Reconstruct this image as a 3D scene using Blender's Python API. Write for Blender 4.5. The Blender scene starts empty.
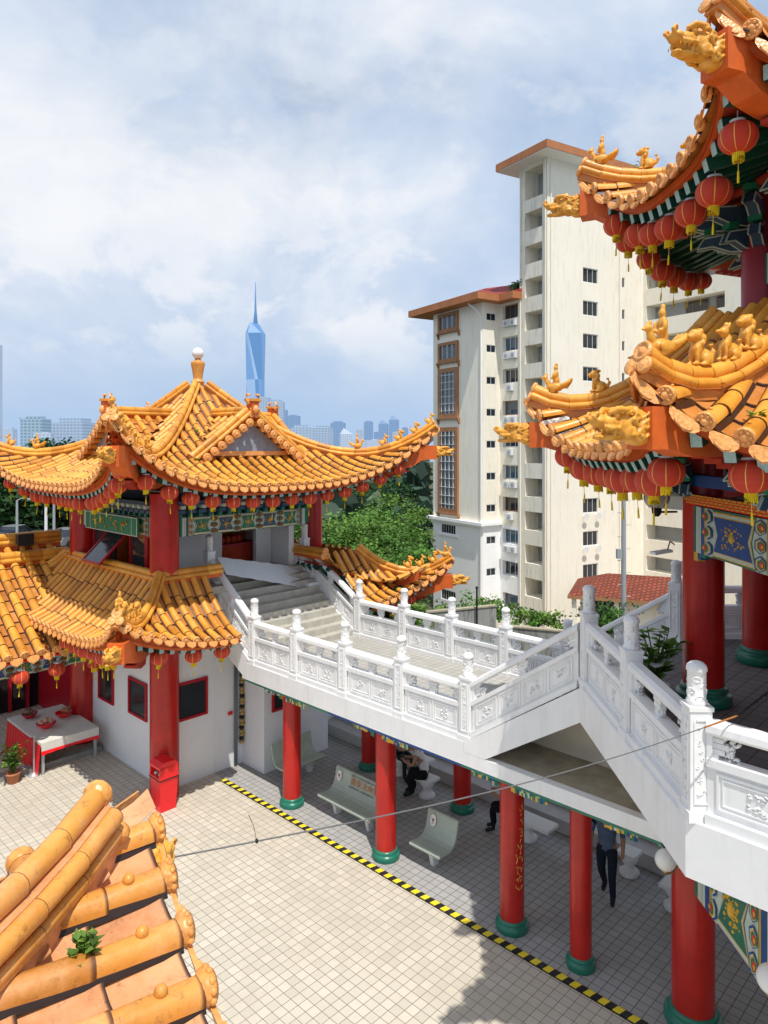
import bpy, bmesh, math, random
from mathutils import Vector, Matrix, Quaternion
random.seed(7)
R = math.radians
PI = math.pi
sc = bpy.context.scene
col = sc.collection
V = Vector
UX, UY = -.7193, .6947          # direction of the covered walkway, away from the viewer
VX, VY = .6947, .7193           # direction across the walkway
UD = V((UX, UY, 0)); VD = V((VX, VY, 0)); ZD = V((0, 0, 1))
def W(s, w, z=0.0):             # walkway frame: s along, w towards the court
    return V((-2.05 - s*UX - w*VX, 15.8 - s*UY - w*VY, z))

# ------------------------------------------------------------------ materials
MATS = {}
class NT:
    def __init__(s, name):
        s.m = bpy.data.materials.new(name); s.m.use_nodes = True
        s.t = s.m.node_tree; s.n = s.t.nodes; s.b = s.n['Principled BSDF']
        MATS[name] = s.m
    def node(s, typ, **kw):
        nd = s.n.new(typ)
        for k, v in kw.items():
            if hasattr(nd, k): setattr(nd, k, v)
        return nd
    def link(s, a, b): s.t.links.new(a, b)
    def coord(s, kind='Object'):
        return s.node('ShaderNodeTexCoord').outputs[kind]
    def noise(s, scale, detail=4, rough=.6, vec=None, stretch=None):
        nd = s.node('ShaderNodeTexNoise'); nd.inputs['Scale'].default_value = scale
        nd.inputs['Detail'].default_value = detail; nd.inputs['Roughness'].default_value = rough
        vec = vec or s.coord()
        if stretch:
            mp = s.node('ShaderNodeMapping'); mp.inputs['Scale'].default_value = stretch
            s.link(vec, mp.inputs['Vector']); vec = mp.outputs['Vector']
        s.link(vec, nd.inputs['Vector']); return nd.outputs['Fac']
    def ramp(s, fac, stops):
        nd = s.node('ShaderNodeValToRGB'); el = nd.color_ramp.elements
        while len(el) > 1: el.remove(el[-1])
        el[0].position = stops[0][0]; el[0].color = c4(stops[0][1])
        for p, c in stops[1:]:
            e = el.new(p); e.color = c4(c)
        s.link(fac, nd.inputs['Fac']); return nd.outputs['Color']
    def mix(s, fac, a, b, mode='MIX'):
        nd = s.node('ShaderNodeMix'); nd.data_type = 'RGBA'; nd.blend_type = mode
        for sock, val in ((nd.inputs[0], fac), (nd.inputs[6], a), (nd.inputs[7], b)):
            if hasattr(val, 'links'): s.link(val, sock)
            elif isinstance(val, (int, float)): sock.default_value = val
            else: sock.default_value = c4(val)
        return nd.outputs[2]
    def math(s, op, a, b=None):
        nd = s.node('ShaderNodeMath'); nd.operation = op
        for i, val in enumerate((a, b)):
            if val is None: continue
            if hasattr(val, 'links'): s.link(val, nd.inputs[i])
            else: nd.inputs[i].default_value = val
        return nd.outputs[0]
    def bump(s, h, strength=.3, dist=.02):
        nd = s.node('ShaderNodeBump'); nd.inputs['Strength'].default_value = strength
        nd.inputs['Distance'].default_value = dist
        s.link(h, nd.inputs['Height']); s.link(nd.outputs['Normal'], s.b.inputs['Normal'])
    def set(s, color=None, rough=.6, spec=.3, metal=0.0, **kw):
        if color is not None:
            if hasattr(color, 'links'): s.link(color, s.b.inputs['Base Color'])
            else: s.b.inputs['Base Color'].default_value = c4(color)
        if hasattr(rough, 'links'): s.link(rough, s.b.inputs['Roughness'])
        else: s.b.inputs['Roughness'].default_value = rough
        s.b.inputs['Specular IOR Level'].default_value = spec
        s.b.inputs['Metallic'].default_value = metal
        for k, v in kw.items(): s.b.inputs[k].default_value = v
        return s.m
def c4(c): return (c[0], c[1], c[2], 1.0)
def mul(c, k): return tuple(min(1, x*k) for x in c)

def m_plain(name, c, rough=.6, spec=.3, var=.18, scale=6, bump=0, metal=0.0, dirt=None):
    n = NT(name)
    f = n.noise(scale, 5, .65)
    colr = n.ramp(f, [(.25, mul(c, 1-var)), (.75, mul(c, 1+var*.6))])
    if dirt:
        g = n.noise(1.3, 6, .75, stretch=(2.5, 2.5, .35))
        gf = n.ramp(g, [(.50, (0, 0, 0)), (.72, (1, 1, 1))])
        colr = n.mix(n.math('MULTIPLY', gf, dirt[0]), colr, dirt[1])
    n.set(colr, rough, spec, metal)
    if bump: n.bump(n.noise(scale*6, 3), bump, .01)
    return n.m

def m_glaze(name, c, joint=(.10, .035, .012), age=.5, relief=False, worn=0.0):
    n = NT(name)
    uv = n.coord('UV'); sp = n.node('ShaderNodeSeparateXYZ'); n.link(uv, sp.inputs[0])
    f = n.noise(4.5, 6, .7)
    base = n.ramp(f, [(.28, mul(c, .72)), (.5, c), (.75, (min(1, c[0]*1.1), min(1, c[1]*1.28), c[2]*1.7))])
    tint = n.ramp(sp.outputs[0], [(0, (.66, .60, .55)), (.35, (.95, .92, .88)), (.7, (1.0, 1.0, 1.0)), (1, (1.0, 1.12, 1.35))])
    base = n.mix(1.0, base, tint, 'MULTIPLY')
    g = n.noise(9, 8, .8)
    gm = n.ramp(g, [(.56, (0, 0, 0)), (.70, (1, 1, 1))])
    base = n.mix(n.math('MULTIPLY', gm, age), base, (.17, .085, .035))
    if worn:
        fw_ = n.ramp(n.noise(3.3, 7, .75), [(.47, (0, 0, 0)), (.66, (1, 1, 1))]); base = n.mix(n.math('MULTIPLY', fw_, worn), base, (.78, .43, .20))
        gk = n.ramp(n.noise(17, 9, .85), [(.55, (0, 0, 0)), (.64, (1, 1, 1))]); base = n.mix(n.math('MULTIPLY', gk, worn), base, (.10, .055, .03))
    g2 = n.noise(1.1, 5, .7)
    gm2 = n.ramp(g2, [(.52, (0, 0, 0)), (.75, (1, 1, 1))])
    base = n.mix(n.math('MULTIPLY', gm2, age*.6), base, mul(c, .55))
    jl = n.ramp(sp.outputs[1], [(0, (1, 1, 1)), (.025, (.9, .9, .9)), (.06, (0, 0, 0)), (.97, (0, 0, 0)), (.99, (.5, .5, .5))])
    base = n.mix(jl, base, joint)
    n.set(base, n.ramp(g, [(.4, (.28, .28, .28)), (.7, (.62, .62, .62))]), .45)
    if relief:
        vo = n.node('ShaderNodeTexVoronoi'); vo.inputs['Scale'].default_value = 34; n.link(n.coord(), vo.inputs['Vector'])
        n.bump(vo.outputs['Distance'], .45, .010)
        n.set(n.mix(n.ramp(vo.outputs['Distance'], [(.45, (0, 0, 0)), (.8, (.35, .35, .35))]), base, (.42, .15, .04)), .4, .4)
    else: n.bump(n.noise(22, 4), .12, .01)
    return n.m

GLZ = m_glaze('glazed_barrel_tile', (.80, .345, .04), age=.6, worn=.16)
GLP = m_glaze('glazed_pan_tile', (.60, .23, .05), joint=(.05, .02, .01), age=.7)
GLE = m_glaze('glazed_tile_end', (.90, .42, .13), joint=(.84, .37, .10), age=.45, relief=True)
GLF = m_glaze('near_barrel_tile', (.70, .30, .055), age=.62, worn=.55)
GLQ = m_glaze('near_pan_tile', (.70, .32, .14), joint=(.022, .011, .008), age=.55, worn=.5)
GLN = m_glaze('near_tile_end', (.80, .35, .08), joint=(.80, .35, .08), age=.4, relief=True, worn=.4)
n = NT('gilded_glaze')
ge = n.node('ShaderNodeNewGeometry'); f = n.noise(14, 5, .65)
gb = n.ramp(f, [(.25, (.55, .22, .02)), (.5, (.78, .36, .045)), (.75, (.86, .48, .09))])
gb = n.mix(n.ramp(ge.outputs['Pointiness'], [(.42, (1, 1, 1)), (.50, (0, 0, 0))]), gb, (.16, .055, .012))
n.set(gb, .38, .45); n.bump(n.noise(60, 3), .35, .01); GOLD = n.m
ORG = m_plain('orange_paint', (.68, .135, .025), .5, .3, .2, 5, .1, dirt=(.35, (.20, .05, .02)))
SOF = m_plain('soffit_red', (.42, .05, .025), .6, .2, .2, 5)
RED = m_plain('red_column_paint', (.49, .016, .011), .28, .5, .25, 2.2, dirt=(.45, (.25, .008, .01)))
REDB = m_plain('bright_red_paint', (.82, .014, .018), .3, .5, .12, 3)
DRED = m_plain('dark_red_frame', (.42, .010, .022), .4, .4, .15, 4)
GRN = m_plain('green_paint', (.010, .085, .055), .4, .4, .25, 5)
GRNB = m_plain('green_column_base', (.015, .17, .11), .3, .5, .25, 6)
TEAL = m_plain('teal_white_fret', (.34, .52, .50), .5, .3, .35, 60)
BLUE = m_plain('blue_paint', (.020, .075, .26), .5, .3, .2, 8)
SLATE = m_plain('slate_blue_paint', (.05, .10, .17), .5, .3, .2, 8)
PALE = m_plain('pale_paint', (.50, .60, .52), .5, .3, .12, 8)
YEL = m_plain('yellow_ochre_paint', (.72, .42, .05), .5, .3, .2, 14)
EMER = m_plain('emerald_paint', (.02, .20, .10), .5, .3, .2, 12)
WHT = m_plain('white_paint', (.82, .82, .815), .55, .3, .05, 3, .06, dirt=(.24, (.42, .40, .37)))
n = NT('carved_white_paint')
f = n.noise(26, 3, .5); f2 = n.node('ShaderNodeTexVoronoi'); f2.inputs['Scale'].default_value = 22
n.link(n.coord(), f2.inputs['Vector'])
h = n.math('ADD', f, f2.outputs['Distance'])
n.set(n.ramp(h, [(.35, (.70, .70, .69)), (.7, (.82, .82, .81))]), .55, .3); n.bump(h, .5, .012)
CARV = n.m
WALL = m_plain('white_wall_paint', (.78, .79, .80), .7, .2, .05, 1.5, .05, dirt=(.12, (.45, .44, .42)))
CONC = m_plain('weathered_concrete', (.40, .36, .275), .9, .1, .3, 3, .3, dirt=(.5, (.20, .17, .12)))
STEP = m_plain('stair_tile', (.50, .48, .42), .8, .15, .2, 5, .1, dirt=(.4, (.28, .27, .24)))
GREY = m_plain('grey_metal', (.42, .44, .46), .45, .4, .1, 6, metal=.3)
BLK = m_plain('black_rubber', (.018, .018, .018), .6, .3, .3, 8)
DARK = m_plain('dark_interior', (.025, .020, .020), .8, .1, .3, 4)
GLASS = NT('dark_window_glass').set((.025, .030, .035), .08, .6)
BAR = m_plain('white_bar', (.75, .76, .77), .5, .3, .05, 5)
SLATEP = m_plain('gable_panel', (.30, .36, .45), .7, .2, .3, 14)
BENCH = m_plain('pale_green_fibreglass', (.42, .48, .40), .4, .4, .1, 5, dirt=(.2, (.3, .32, .26)))
STONE = m_plain('pale_terrazzo', (.72, .72, .70), .6, .3, .15, 30)
CLOTHW = m_plain('white_cloth', (.70, .68, .62), .9, .1, .12, 5, dirt=(.3, (.45, .42, .36)))
CREAM = m_plain('cream_cement', (.64, .57, .45), .9, .1, .1, 3, .1)
TERRA = m_plain('terracotta', (.42, .17, .09), .8, .2, .2, 8)
YSTR = m_plain('yellow_stripe', (.86, .66, .035), .5, .3, .15, 12)
BSTR = m_plain('black_stripe', (.022, .022, .024), .5, .3, .3, 12)
WOODC = m_plain('bark', (.085, .062, .045), .95, .1, .4, 6, .5)

# red lantern paper, with fine horizontal ribs
n = NT('red_lantern_paper')
wv = n.node('ShaderNodeTexWave'); wv.wave_type = 'BANDS'; wv.bands_direction = 'Z'
wv.inputs['Scale'].default_value = 26; wv.inputs['Distortion'].default_value = .3
n.link(n.coord(), wv.inputs['Vector'])
ff = n.noise(5, 4)
cc = n.mix(wv.outputs['Fac'], (.44, .022, .012), (.68, .06, .026))
cc = n.mix(n.math('MULTIPLY', ff, .28), cc, (.74, .12, .06))
n.set(cc, .5, .35); n.bump(wv.outputs['Fac'], .5, .01)
n.b.inputs['Transmission Weight'].default_value = 0
LRED = n.m
LGLD = m_plain('lantern_gold_thread', (.80, .45, .08), .4, .5, .1, 20)
LYEL = m_plain('yellow_fringe', (.80, .60, .02), .7, .2, .25, 40)

# paved floor: small square tiles with dark joints, turned to the walkway
def m_paving(name, tile, c1, c2, grout, dirt):
    n = NT(name)
    mp = n.node('ShaderNodeMapping'); mp.inputs['Rotation'].default_value = (0, 0, R(-46.0))
    n.link(n.coord(), mp.inputs['Vector'])
    bt = n.node('ShaderNodeTexBrick'); bt.offset = 0; bt.squash = 1
    bt.inputs['Scale'].default_value = 1.0
    bt.inputs['Brick Width'].default_value = tile; bt.inputs['Row Height'].default_value = tile
    bt.inputs['Mortar Size'].default_value = tile*.036; bt.inputs['Mortar Smooth'].default_value = .3
    bt.inputs['Color1'].default_value = c4(c1); bt.inputs['Color2'].default_value = c4(c2)
    bt.inputs['Mortar'].default_value = c4(grout)
    n.link(mp.outputs['Vector'], bt.inputs['Vector'])
    g = n.noise(.55, 8, .72)
    base = n.mix(n.math('MULTIPLY', n.ramp(g, [(.45, (0, 0, 0)), (.75, (1, 1, 1))]), .5), bt.outputs['Color'], dirt)
    g3 = n.noise(7, 6, .8)
    base = n.mix(n.math('MULTIPLY', n.ramp(g3, [(.55, (0, 0, 0)), (.75, (1, 1, 1))]), .22), base, mul(dirt, .8))
    n.set(base, .75, .2)
    n.bump(n.math('SUBTRACT', 1.0, bt.outputs['Fac']), .25, .004)
    return n.m
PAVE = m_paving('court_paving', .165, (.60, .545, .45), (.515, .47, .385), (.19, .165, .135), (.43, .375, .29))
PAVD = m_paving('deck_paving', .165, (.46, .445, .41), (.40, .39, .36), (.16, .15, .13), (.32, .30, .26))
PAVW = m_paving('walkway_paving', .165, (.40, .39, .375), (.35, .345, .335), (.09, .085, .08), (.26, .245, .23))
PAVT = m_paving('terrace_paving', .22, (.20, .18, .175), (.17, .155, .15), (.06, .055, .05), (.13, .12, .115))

m = NT('ground_earth')
f = m.noise(.08, 8, .7)
EARTH = m.set(m.ramp(f, [(.3, (.06, .075, .03)), (.5, (.10, .095, .06)), (.7, (.05, .08, .03))]), .95, .1)
m = NT('asphalt')
f = m.noise(3, 8, .8)
ASPH = m.set(m.ramp(f, [(.3, (.10, .10, .10)), (.7, (.17, .165, .16))]), .9, .15)
def m_leaf(name, c, sat=1.0):
    n = NT(name)
    uv = n.coord('UV'); sp = n.node('ShaderNodeSeparateXYZ'); n.link(uv, sp.inputs[0])
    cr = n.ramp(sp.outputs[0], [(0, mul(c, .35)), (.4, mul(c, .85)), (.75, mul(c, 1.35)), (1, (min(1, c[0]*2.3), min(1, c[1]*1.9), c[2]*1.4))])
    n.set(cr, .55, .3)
    tr = n.node('ShaderNodeBsdfTranslucent'); n.link(cr, tr.inputs['Color'])
    mx = n.node('ShaderNodeMixShader'); mx.inputs[0].default_value = .3
    n.link(n.b.outputs[0], mx.inputs[1]); n.link(tr.outputs[0], mx.inputs[2])
    n.link(mx.outputs[0], n.n['Material Output'].inputs['Surface'])
    return n.m
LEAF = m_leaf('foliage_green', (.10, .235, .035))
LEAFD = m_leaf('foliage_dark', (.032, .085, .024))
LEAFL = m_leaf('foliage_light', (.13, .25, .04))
# apartment paints
APT = m_plain('cream_render', (.92, .86, .735), .85, .15, .04, .35, .03, dirt=(.32, (.50, .44, .34)))
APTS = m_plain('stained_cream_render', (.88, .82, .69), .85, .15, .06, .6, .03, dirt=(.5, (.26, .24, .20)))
APTW = m_plain('white_render', (.93, .93, .92), .85, .15, .04, .4, .03, dirt=(.12, (.42, .41, .39)))
BRWN = m_plain('brown_trim', (.40, .20, .10), .7, .2, .15, 1, dirt=(.3, (.12, .06, .035)))
EAVO = m_plain('orange_eave', (.50, .20, .085), .7, .2, .2, .7, dirt=(.4, (.2, .09, .05)))
ROOFM = m_plain('maroon_roof', (.30, .04, .035), .7, .2, .25, 1.5)
n = NT('red_roof_tiles')
bt = n.node('ShaderNodeTexBrick'); bt.inputs['Scale'].default_value = 1
bt.inputs['Brick Width'].default_value = .35; bt.inputs['Row Height'].default_value = .35; bt.inputs['Mortar Size'].default_value = .05
bt.inputs['Color1'].default_value = (.30, .075, .045, 1); bt.inputs['Color2'].default_value = (.20, .055, .035, 1); bt.inputs['Mortar'].default_value = (.10, .03, .02, 1)
n.link(n.coord(), bt.inputs['Vector'])
RTILE = n.set(bt.outputs['Color'], .8, .2)
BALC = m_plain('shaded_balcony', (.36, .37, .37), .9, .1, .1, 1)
STAIN = m_plain('stained_wall', (.34, .34, .32), .9, .1, .2, 1, .2, dirt=(1.0, (.025, .025, .024)))

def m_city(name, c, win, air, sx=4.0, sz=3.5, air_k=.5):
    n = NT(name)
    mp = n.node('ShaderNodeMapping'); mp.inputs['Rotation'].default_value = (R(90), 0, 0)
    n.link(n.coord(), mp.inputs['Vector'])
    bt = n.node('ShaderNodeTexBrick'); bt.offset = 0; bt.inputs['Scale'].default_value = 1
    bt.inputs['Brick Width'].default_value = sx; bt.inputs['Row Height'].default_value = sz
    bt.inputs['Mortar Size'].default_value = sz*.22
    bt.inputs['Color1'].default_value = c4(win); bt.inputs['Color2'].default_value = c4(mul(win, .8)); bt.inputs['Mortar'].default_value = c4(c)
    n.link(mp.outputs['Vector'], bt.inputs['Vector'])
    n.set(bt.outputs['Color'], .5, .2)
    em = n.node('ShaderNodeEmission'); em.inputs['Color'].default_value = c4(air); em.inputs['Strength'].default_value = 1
    mx = n.node('ShaderNodeMixShader'); mx.inputs[0].default_value = air_k     # aerial haze put into the far towers' colour as a mixed-in glow
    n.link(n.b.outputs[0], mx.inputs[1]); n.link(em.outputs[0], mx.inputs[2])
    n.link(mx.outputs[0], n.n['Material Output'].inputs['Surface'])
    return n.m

# ------------------------------------------------------------------ mesh builder
WLOC = {}
class MB:
    def __init__(s): s.v = []; s.f = []; s.uv = []; s.mi = []; s.sm = []
    def add(s, vs, fs, mi=0, uv=None, smooth=False):
        o = len(s.v); s.v.extend([tuple(p) for p in vs])
        for i, f in enumerate(fs):
            s.f.append(tuple(o+k for k in f)); s.mi.append(mi); s.sm.append(smooth)
            if uv is None: s.uv.append([(.5, .5)]*len(f))
            elif callable(uv): s.uv.append([uv(k) for k in f])
            elif isinstance(uv, tuple): s.uv.append([uv]*len(f))
            else: s.uv.append([uv[k] for k in f])
    def obox(s, c, ax, ay, az, mi=0, uv=None):      # centre and three half-axis vectors
        c = V(c); vs = []
        for sx, sy, sz in ((-1,-1,-1),(1,-1,-1),(1,1,-1),(-1,1,-1),(-1,-1,1),(1,-1,1),(1,1,1),(-1,1,1)):
            vs.append(c + ax*sx + ay*sy + az*sz)
        s.add(vs, [(0,3,2,1),(4,5,6,7),(0,1,5,4),(1,2,6,5),(2,3,7,6),(3,0,4,7)], mi, uv)
    def box(s, x0, x1, y0, y1, z0, z1, mi=0, fr=None):
        if fr is None: fr = (V((0,0,0)), V((1,0,0)), V((0,1,0)), ZD)
        o, X, Y, Z = fr
        c = o + X*((x0+x1)/2) + Y*((y0+y1)/2) + Z*((z0+z1)/2)
        s.obox(c, X*(abs(x1-x0)/2), Y*(abs(y1-y0)/2), Z*(abs(z1-z0)/2), mi)
    def prism(s, pts, d, mi=0, uv=None):             # polygon pts (3D) pushed along vector d
        n = len(pts); vs = [V(p) for p in pts] + [V(p)+d for p in pts]
        fs = [tuple(range(n))[::-1], tuple(range(n, 2*n))]
        for i in range(n): fs.append((i, (i+1) % n, n+(i+1) % n, n+i))
        s.add(vs, fs, mi, uv)
    def poly(s, pts, mi=0, uv=None): s.add(pts, [tuple(range(len(pts)))], mi, uv)
    def lathe(s, c, prof, n=20, mi=0, X=V((1,0,0)), Y=V((0,1,0)), Z=ZD, cap=True, smooth=True, angs=None, mis=None):
        c = V(c); angs = angs or [2*PI*k/n for k in range(n)]; n = len(angs)
        vs = []
        for r, z in prof:
            for a in angs: vs.append(c + X*(r*math.cos(a)) + Y*(r*math.sin(a)) + Z*z)
        for i in range(len(prof)-1):
            for k in range(n):
                k2 = (k+1) % n
                s_mi = mis[k] if mis else mi
                pass
        o = len(s.v); s.v.extend([tuple(p) for p in vs])
        for i in range(len(prof)-1):
            for k in range(n):
                k2 = (k+1) % n
                s.f.append((o+i*n+k, o+i*n+k2, o+(i+1)*n+k2, o+(i+1)*n+k))
                s.mi.append(mis[k] if mis else mi); s.sm.append(smooth); s.uv.append([(.5, .5)]*4)
        if cap:
            if prof[0][0] > 1e-4:
                s.f.append(tuple(o+k for k in range(n))[::-1]); s.mi.append(mi); s.sm.append(False); s.uv.append([(.5,.5)]*n)
            if prof[-1][0] > 1e-4:
                b = o+(len(prof)-1)*n
                s.f.append(tuple(b+k for k in range(n))); s.mi.append(mi); s.sm.append(False); s.uv.append([(.5,.5)]*n)
    def tube(s, pts, r, n=8, mi=0, cap=True, uv=None, up=ZD, smooth=True):
        pts = [V(p) for p in pts]; m = len(pts)
        rs = r if isinstance(r, (list, tuple)) else [r]*m
        vs = []; uvs = []
        for i, p in enumerate(pts):
            t = (pts[min(i+1, m-1)] - pts[max(i-1, 0)])
            if t.length < 1e-9: t = V((0,0,1))
            t.normalize(); a = t.cross(up)
            if a.length < 1e-3: a = t.cross(V((1,0,0)))
            a.normalize(); b = a.cross(t)
            for k in range(n):
                an = 2*PI*k/n; vs.append(p + a*(rs[i]*math.cos(an)) + b*(rs[i]*math.sin(an)))
                uvs.append(uv[i] if isinstance(uv, list) else (uv or (.5, .5)))
        fs = []
        for i in range(m-1):
            for k in range(n): fs.append((i*n+k, i*n+(k+1) % n, (i+1)*n+(k+1) % n, (i+1)*n+k))
        s.add(vs, fs, mi, uvs, smooth)
        if cap:
            s.add(vs[:n], [tuple(range(n))[::-1]], mi); s.add(vs[-n:], [tuple(range(n))], mi)
    def sweep(s, pts, prof, mi=0, up=ZD, uv=None, cap=True):     # prof: (side, up) closed polygon
        pts = [V(p) for p in pts]; m = len(pts); n = len(prof); vs = []; uvs = []
        for i, p in enumerate(pts):
            t = (pts[min(i+1, m-1)] - pts[max(i-1, 0)]).normalized()
            a = t.cross(up).normalized(); b = a.cross(t)
            for x, y in prof:
                vs.append(p + a*x + b*y); uvs.append(uv[i] if isinstance(uv, list) else (.5, .5))
        fs = []
        for i in range(m-1):
            for k in range(n): fs.append((i*n+k, i*n+(k+1) % n, (i+1)*n+(k+1) % n, (i+1)*n+k))
        s.add(vs, fs, mi, uvs)
        if cap:
            s.add(vs[:n], [tuple(range(n))[::-1]], mi); s.add(vs[-n:], [tuple(range(n))], mi)
    def ball(s, c, r, nu=12, nv=8, mi=0, rot=None, uv=None):
        c = V(c); r = V((r, r, r)) if isinstance(r, (int, float)) else V(r); vs = []
        for j in range(nv+1):
            th = PI*j/nv
            for k in range(nu):
                a = 2*PI*k/nu
                p = V((r.x*math.sin(th)*math.cos(a), r.y*math.sin(th)*math.sin(a), r.z*math.cos(th)))
                if rot: p = rot @ p
                vs.append(c+p)
        fs = []
        for j in range(nv):
            for k in range(nu): fs.append((j*nu+k, (j+1)*nu+k, (j+1)*nu+(k+1) % nu, j*nu+(k+1) % nu))
        s.add(vs, fs, mi, uv, True)
    def build(s, name, mats, parent=None, local=False, origin=None):
        me = bpy.data.meshes.new(name)
        off = V((0,0,0))
        if parent is not None and not local: off = WLOC[parent.name]
        elif origin is not None: off = V(origin)
        vs = s.v if off.length == 0 else [(p[0]-off.x, p[1]-off.y, p[2]-off.z) for p in s.v]
        me.from_pydata(vs, [], s.f)
        if not isinstance(mats, (list, tuple)): mats = [mats]
        for m in mats: me.materials.append(m)
        me.polygons.foreach_set('material_index', s.mi)
        me.polygons.foreach_set('use_smooth', s.sm)
        ul = me.uv_layers.new(name='UVMap')
        flat = [c for f in s.uv for p in f for c in p]
        ul.data.foreach_set('uv', flat)
        me.update()
        o = bpy.data.objects.new(name, me); col.objects.link(o)
        if parent is not None:
            o.parent = parent; WLOC[o.name] = WLOC.get(parent.name, V((0, 0, 0))).copy()
        elif origin is not None:
            o.location = off; WLOC[o.name] = off
        else: WLOC[o.name] = V((0,0,0))
        return o
def tag(o, label=None, cat=None, group=None, kind=None):
    if label: o['label'] = label
    if cat: o['category'] = cat
    if group: o['group'] = group
    if kind: o['kind'] = kind
    return o
def empty(name, loc, label=None, cat=None, group=None, rz=0):
    o = bpy.data.objects.new(name, None); o.empty_display_size = .2; col.objects.link(o)
    o.location = loc; o.rotation_euler = (0, 0, rz); WLOC[o.name] = V(loc)
    return tag(o, label, cat, group)
def copy_tree(o, parent=None):
    c = o.copy(); col.objects.link(c)
    if parent is not None: c.parent = parent
    for ch in list(o.children): copy_tree(ch, c)
    return c
def baked(o, remesh=None, smooth=True):          # apply modifiers into plain mesh data (script side only)
    dg = bpy.context.evaluated_depsgraph_get(); dg.update()
    me = bpy.data.meshes.new_from_object(o.evaluated_get(dg))
    old = o.data; o.modifiers.clear(); o.data = me
    for p in me.polygons: p.use_smooth = smooth
    return o
def ordn(k):
    return ['first','second','third','fourth','fifth','sixth','seventh','eighth','ninth','tenth','eleventh','twelfth','thirteenth','fourteenth','fifteenth','sixteenth','seventeenth','eighteenth','nineteenth','twentieth'][k]

# ------------------------------------------------------------------ camera, sky, sun
cam = bpy.data.objects.new('camera', bpy.data.cameras.new('camera')); col.objects.link(cam)
cam.location = (0, 0, 8); cam.rotation_euler = (R(90), 0, 0)
cam.data.sensor_fit = 'HORIZONTAL'; cam.data.sensor_width = 36
cam.data.lens = 36*710/768; cam.data.shift_y = -67/768
cam.data.clip_start = .1; cam.data.clip_end = 20000
sc.camera = cam
sc.view_settings.view_transform = 'Standard'; sc.view_settings.look = 'None'
sc.view_settings.exposure = 0; sc.view_settings.gamma = 1
SUNV = V((1.0, -3.7, 8.2)).normalized()
sl = bpy.data.lights.new('sun', 'SUN'); sl.energy = 4.3; sl.angle = R(.53); sl.color = (1, .955, .88)
so = bpy.data.objects.new('sun', sl); col.objects.link(so); so.location = (0, -20, 60)
so.rotation_euler = SUNV.to_track_quat('Z', 'Y').to_euler()

world = bpy.data.worlds.new('World'); sc.world = world; world.use_nodes = True
wt = world.node_tree; wn = wt.nodes; bg = wn['Background']; bg.inputs['Strength'].default_value = .110
sky = wn.new('ShaderNodeTexSky'); sky.sky_type = 'NISHITA'; sky.sun_disc = False
sky.sun_elevation = math.asin(SUNV.z); sky.sun_rotation = math.atan2(SUNV.x, SUNV.y)
sky.air_density = 1.3; sky.dust_density = 2.2; sky.ozone_density = 1.5
tc = wn.new('ShaderNodeTexCoord'); mp = wn.new('ShaderNodeMapping')
mp.inputs['Scale'].default_value = (1, 1, 1.45); mp.inputs['Location'].default_value = (.35, 0, .22)
wt.links.new(tc.outputs['Generated'], mp.inputs['Vector'])
def wnoise(scale, det, rough, dist=0):
    nd = wn.new('ShaderNodeTexNoise'); nd.inputs['Scale'].default_value = scale; nd.inputs['Detail'].default_value = det
    nd.inputs['Roughness'].default_value = rough; nd.inputs['Distortion'].default_value = dist
    wt.links.new(mp.outputs['Vector'], nd.inputs['Vector']); return nd.outputs['Fac']
def wramp(fac, st):
    nd = wn.new('ShaderNodeValToRGB'); el = nd.color_ramp.elements
    el[0].position, el[0].color = st[0][0], c4(st[0][1]); el[1].position, el[1].color = st[-1][0], c4(st[-1][1])
    for p_, c_ in st[1:-1]:
        e = el.new(p_); e.color = c4(c_)
    wt.links.new(fac, nd.inputs['Fac']); return nd.outputs['Color']
def wmix(f, a, b):
    nd = wn.new('ShaderNodeMix'); nd.data_type = 'RGBA'
    for so_, v_ in ((nd.inputs[0], f), (nd.inputs[6], a), (nd.inputs[7], b)):
        if hasattr(v_, 'links'): wt.links.new(v_, so_)
        elif isinstance(v_, (int, float)): so_.default_value = v_
        else: so_.default_value = (v_[0], v_[1], v_[2], 1)
    return nd.outputs[2]
# haze band over the physical sky, then clouds
sep = wn.new('ShaderNodeSeparateXYZ'); wt.links.new(tc.outputs['Generated'], sep.inputs[0])
hz = wramp(sep.outputs[2], [(0, (1, 1, 1)), (.10, (.85, .85, .85)), (.45, (.45, .45, .45))])
base = wmix(hz, sky.outputs['Color'], (3.75, 5.4, 7.9))
cl = wramp(wnoise(1.7, 9, .56, .25), [(.38, (0, 0, 0)), (.48, (.65, .65, .65)), (.60, (1, 1, 1))])
up = wramp(sep.outputs[2], [(0, (.12, .12, .12)), (.06, (.30, .30, .30)), (.20, (1, 1, 1))])
clf = wn.new('ShaderNodeMath'); clf.operation = 'MULTIPLY'
wt.links.new(cl, clf.inputs[0]); wt.links.new(up, clf.inputs[1])
shade = wramp(wnoise(2.4, 8, .58, .4), [(.34, (4.7, 5.9, 7.7)), (.48, (6.1, 6.9, 8.2)), (.60, (8.0, 8.3, 8.8))])
fin0 = wmix(clf.outputs[0], base, shade)
pf = wramp(wnoise(5.2, 10, .58, .2), [(.50, (0, 0, 0)), (.56, (.8, .8, .8)), (.64, (1, 1, 1))])
pb = wramp(sep.outputs[2], [(.10, (0, 0, 0)), (.17, (.75, .75, .75)), (.30, (.55, .55, .55)), (.6, (0, 0, 0))])
pm = wn.new('ShaderNodeMath'); pm.operation = 'MULTIPLY'; wt.links.new(pf, pm.inputs[0]); wt.links.new(pb, pm.inputs[1])
fin = wmix(pm.outputs[0], fin0, (8.6, 8.7, 8.9))
wt.links.new(fin, bg.inputs['Color'])

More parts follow.
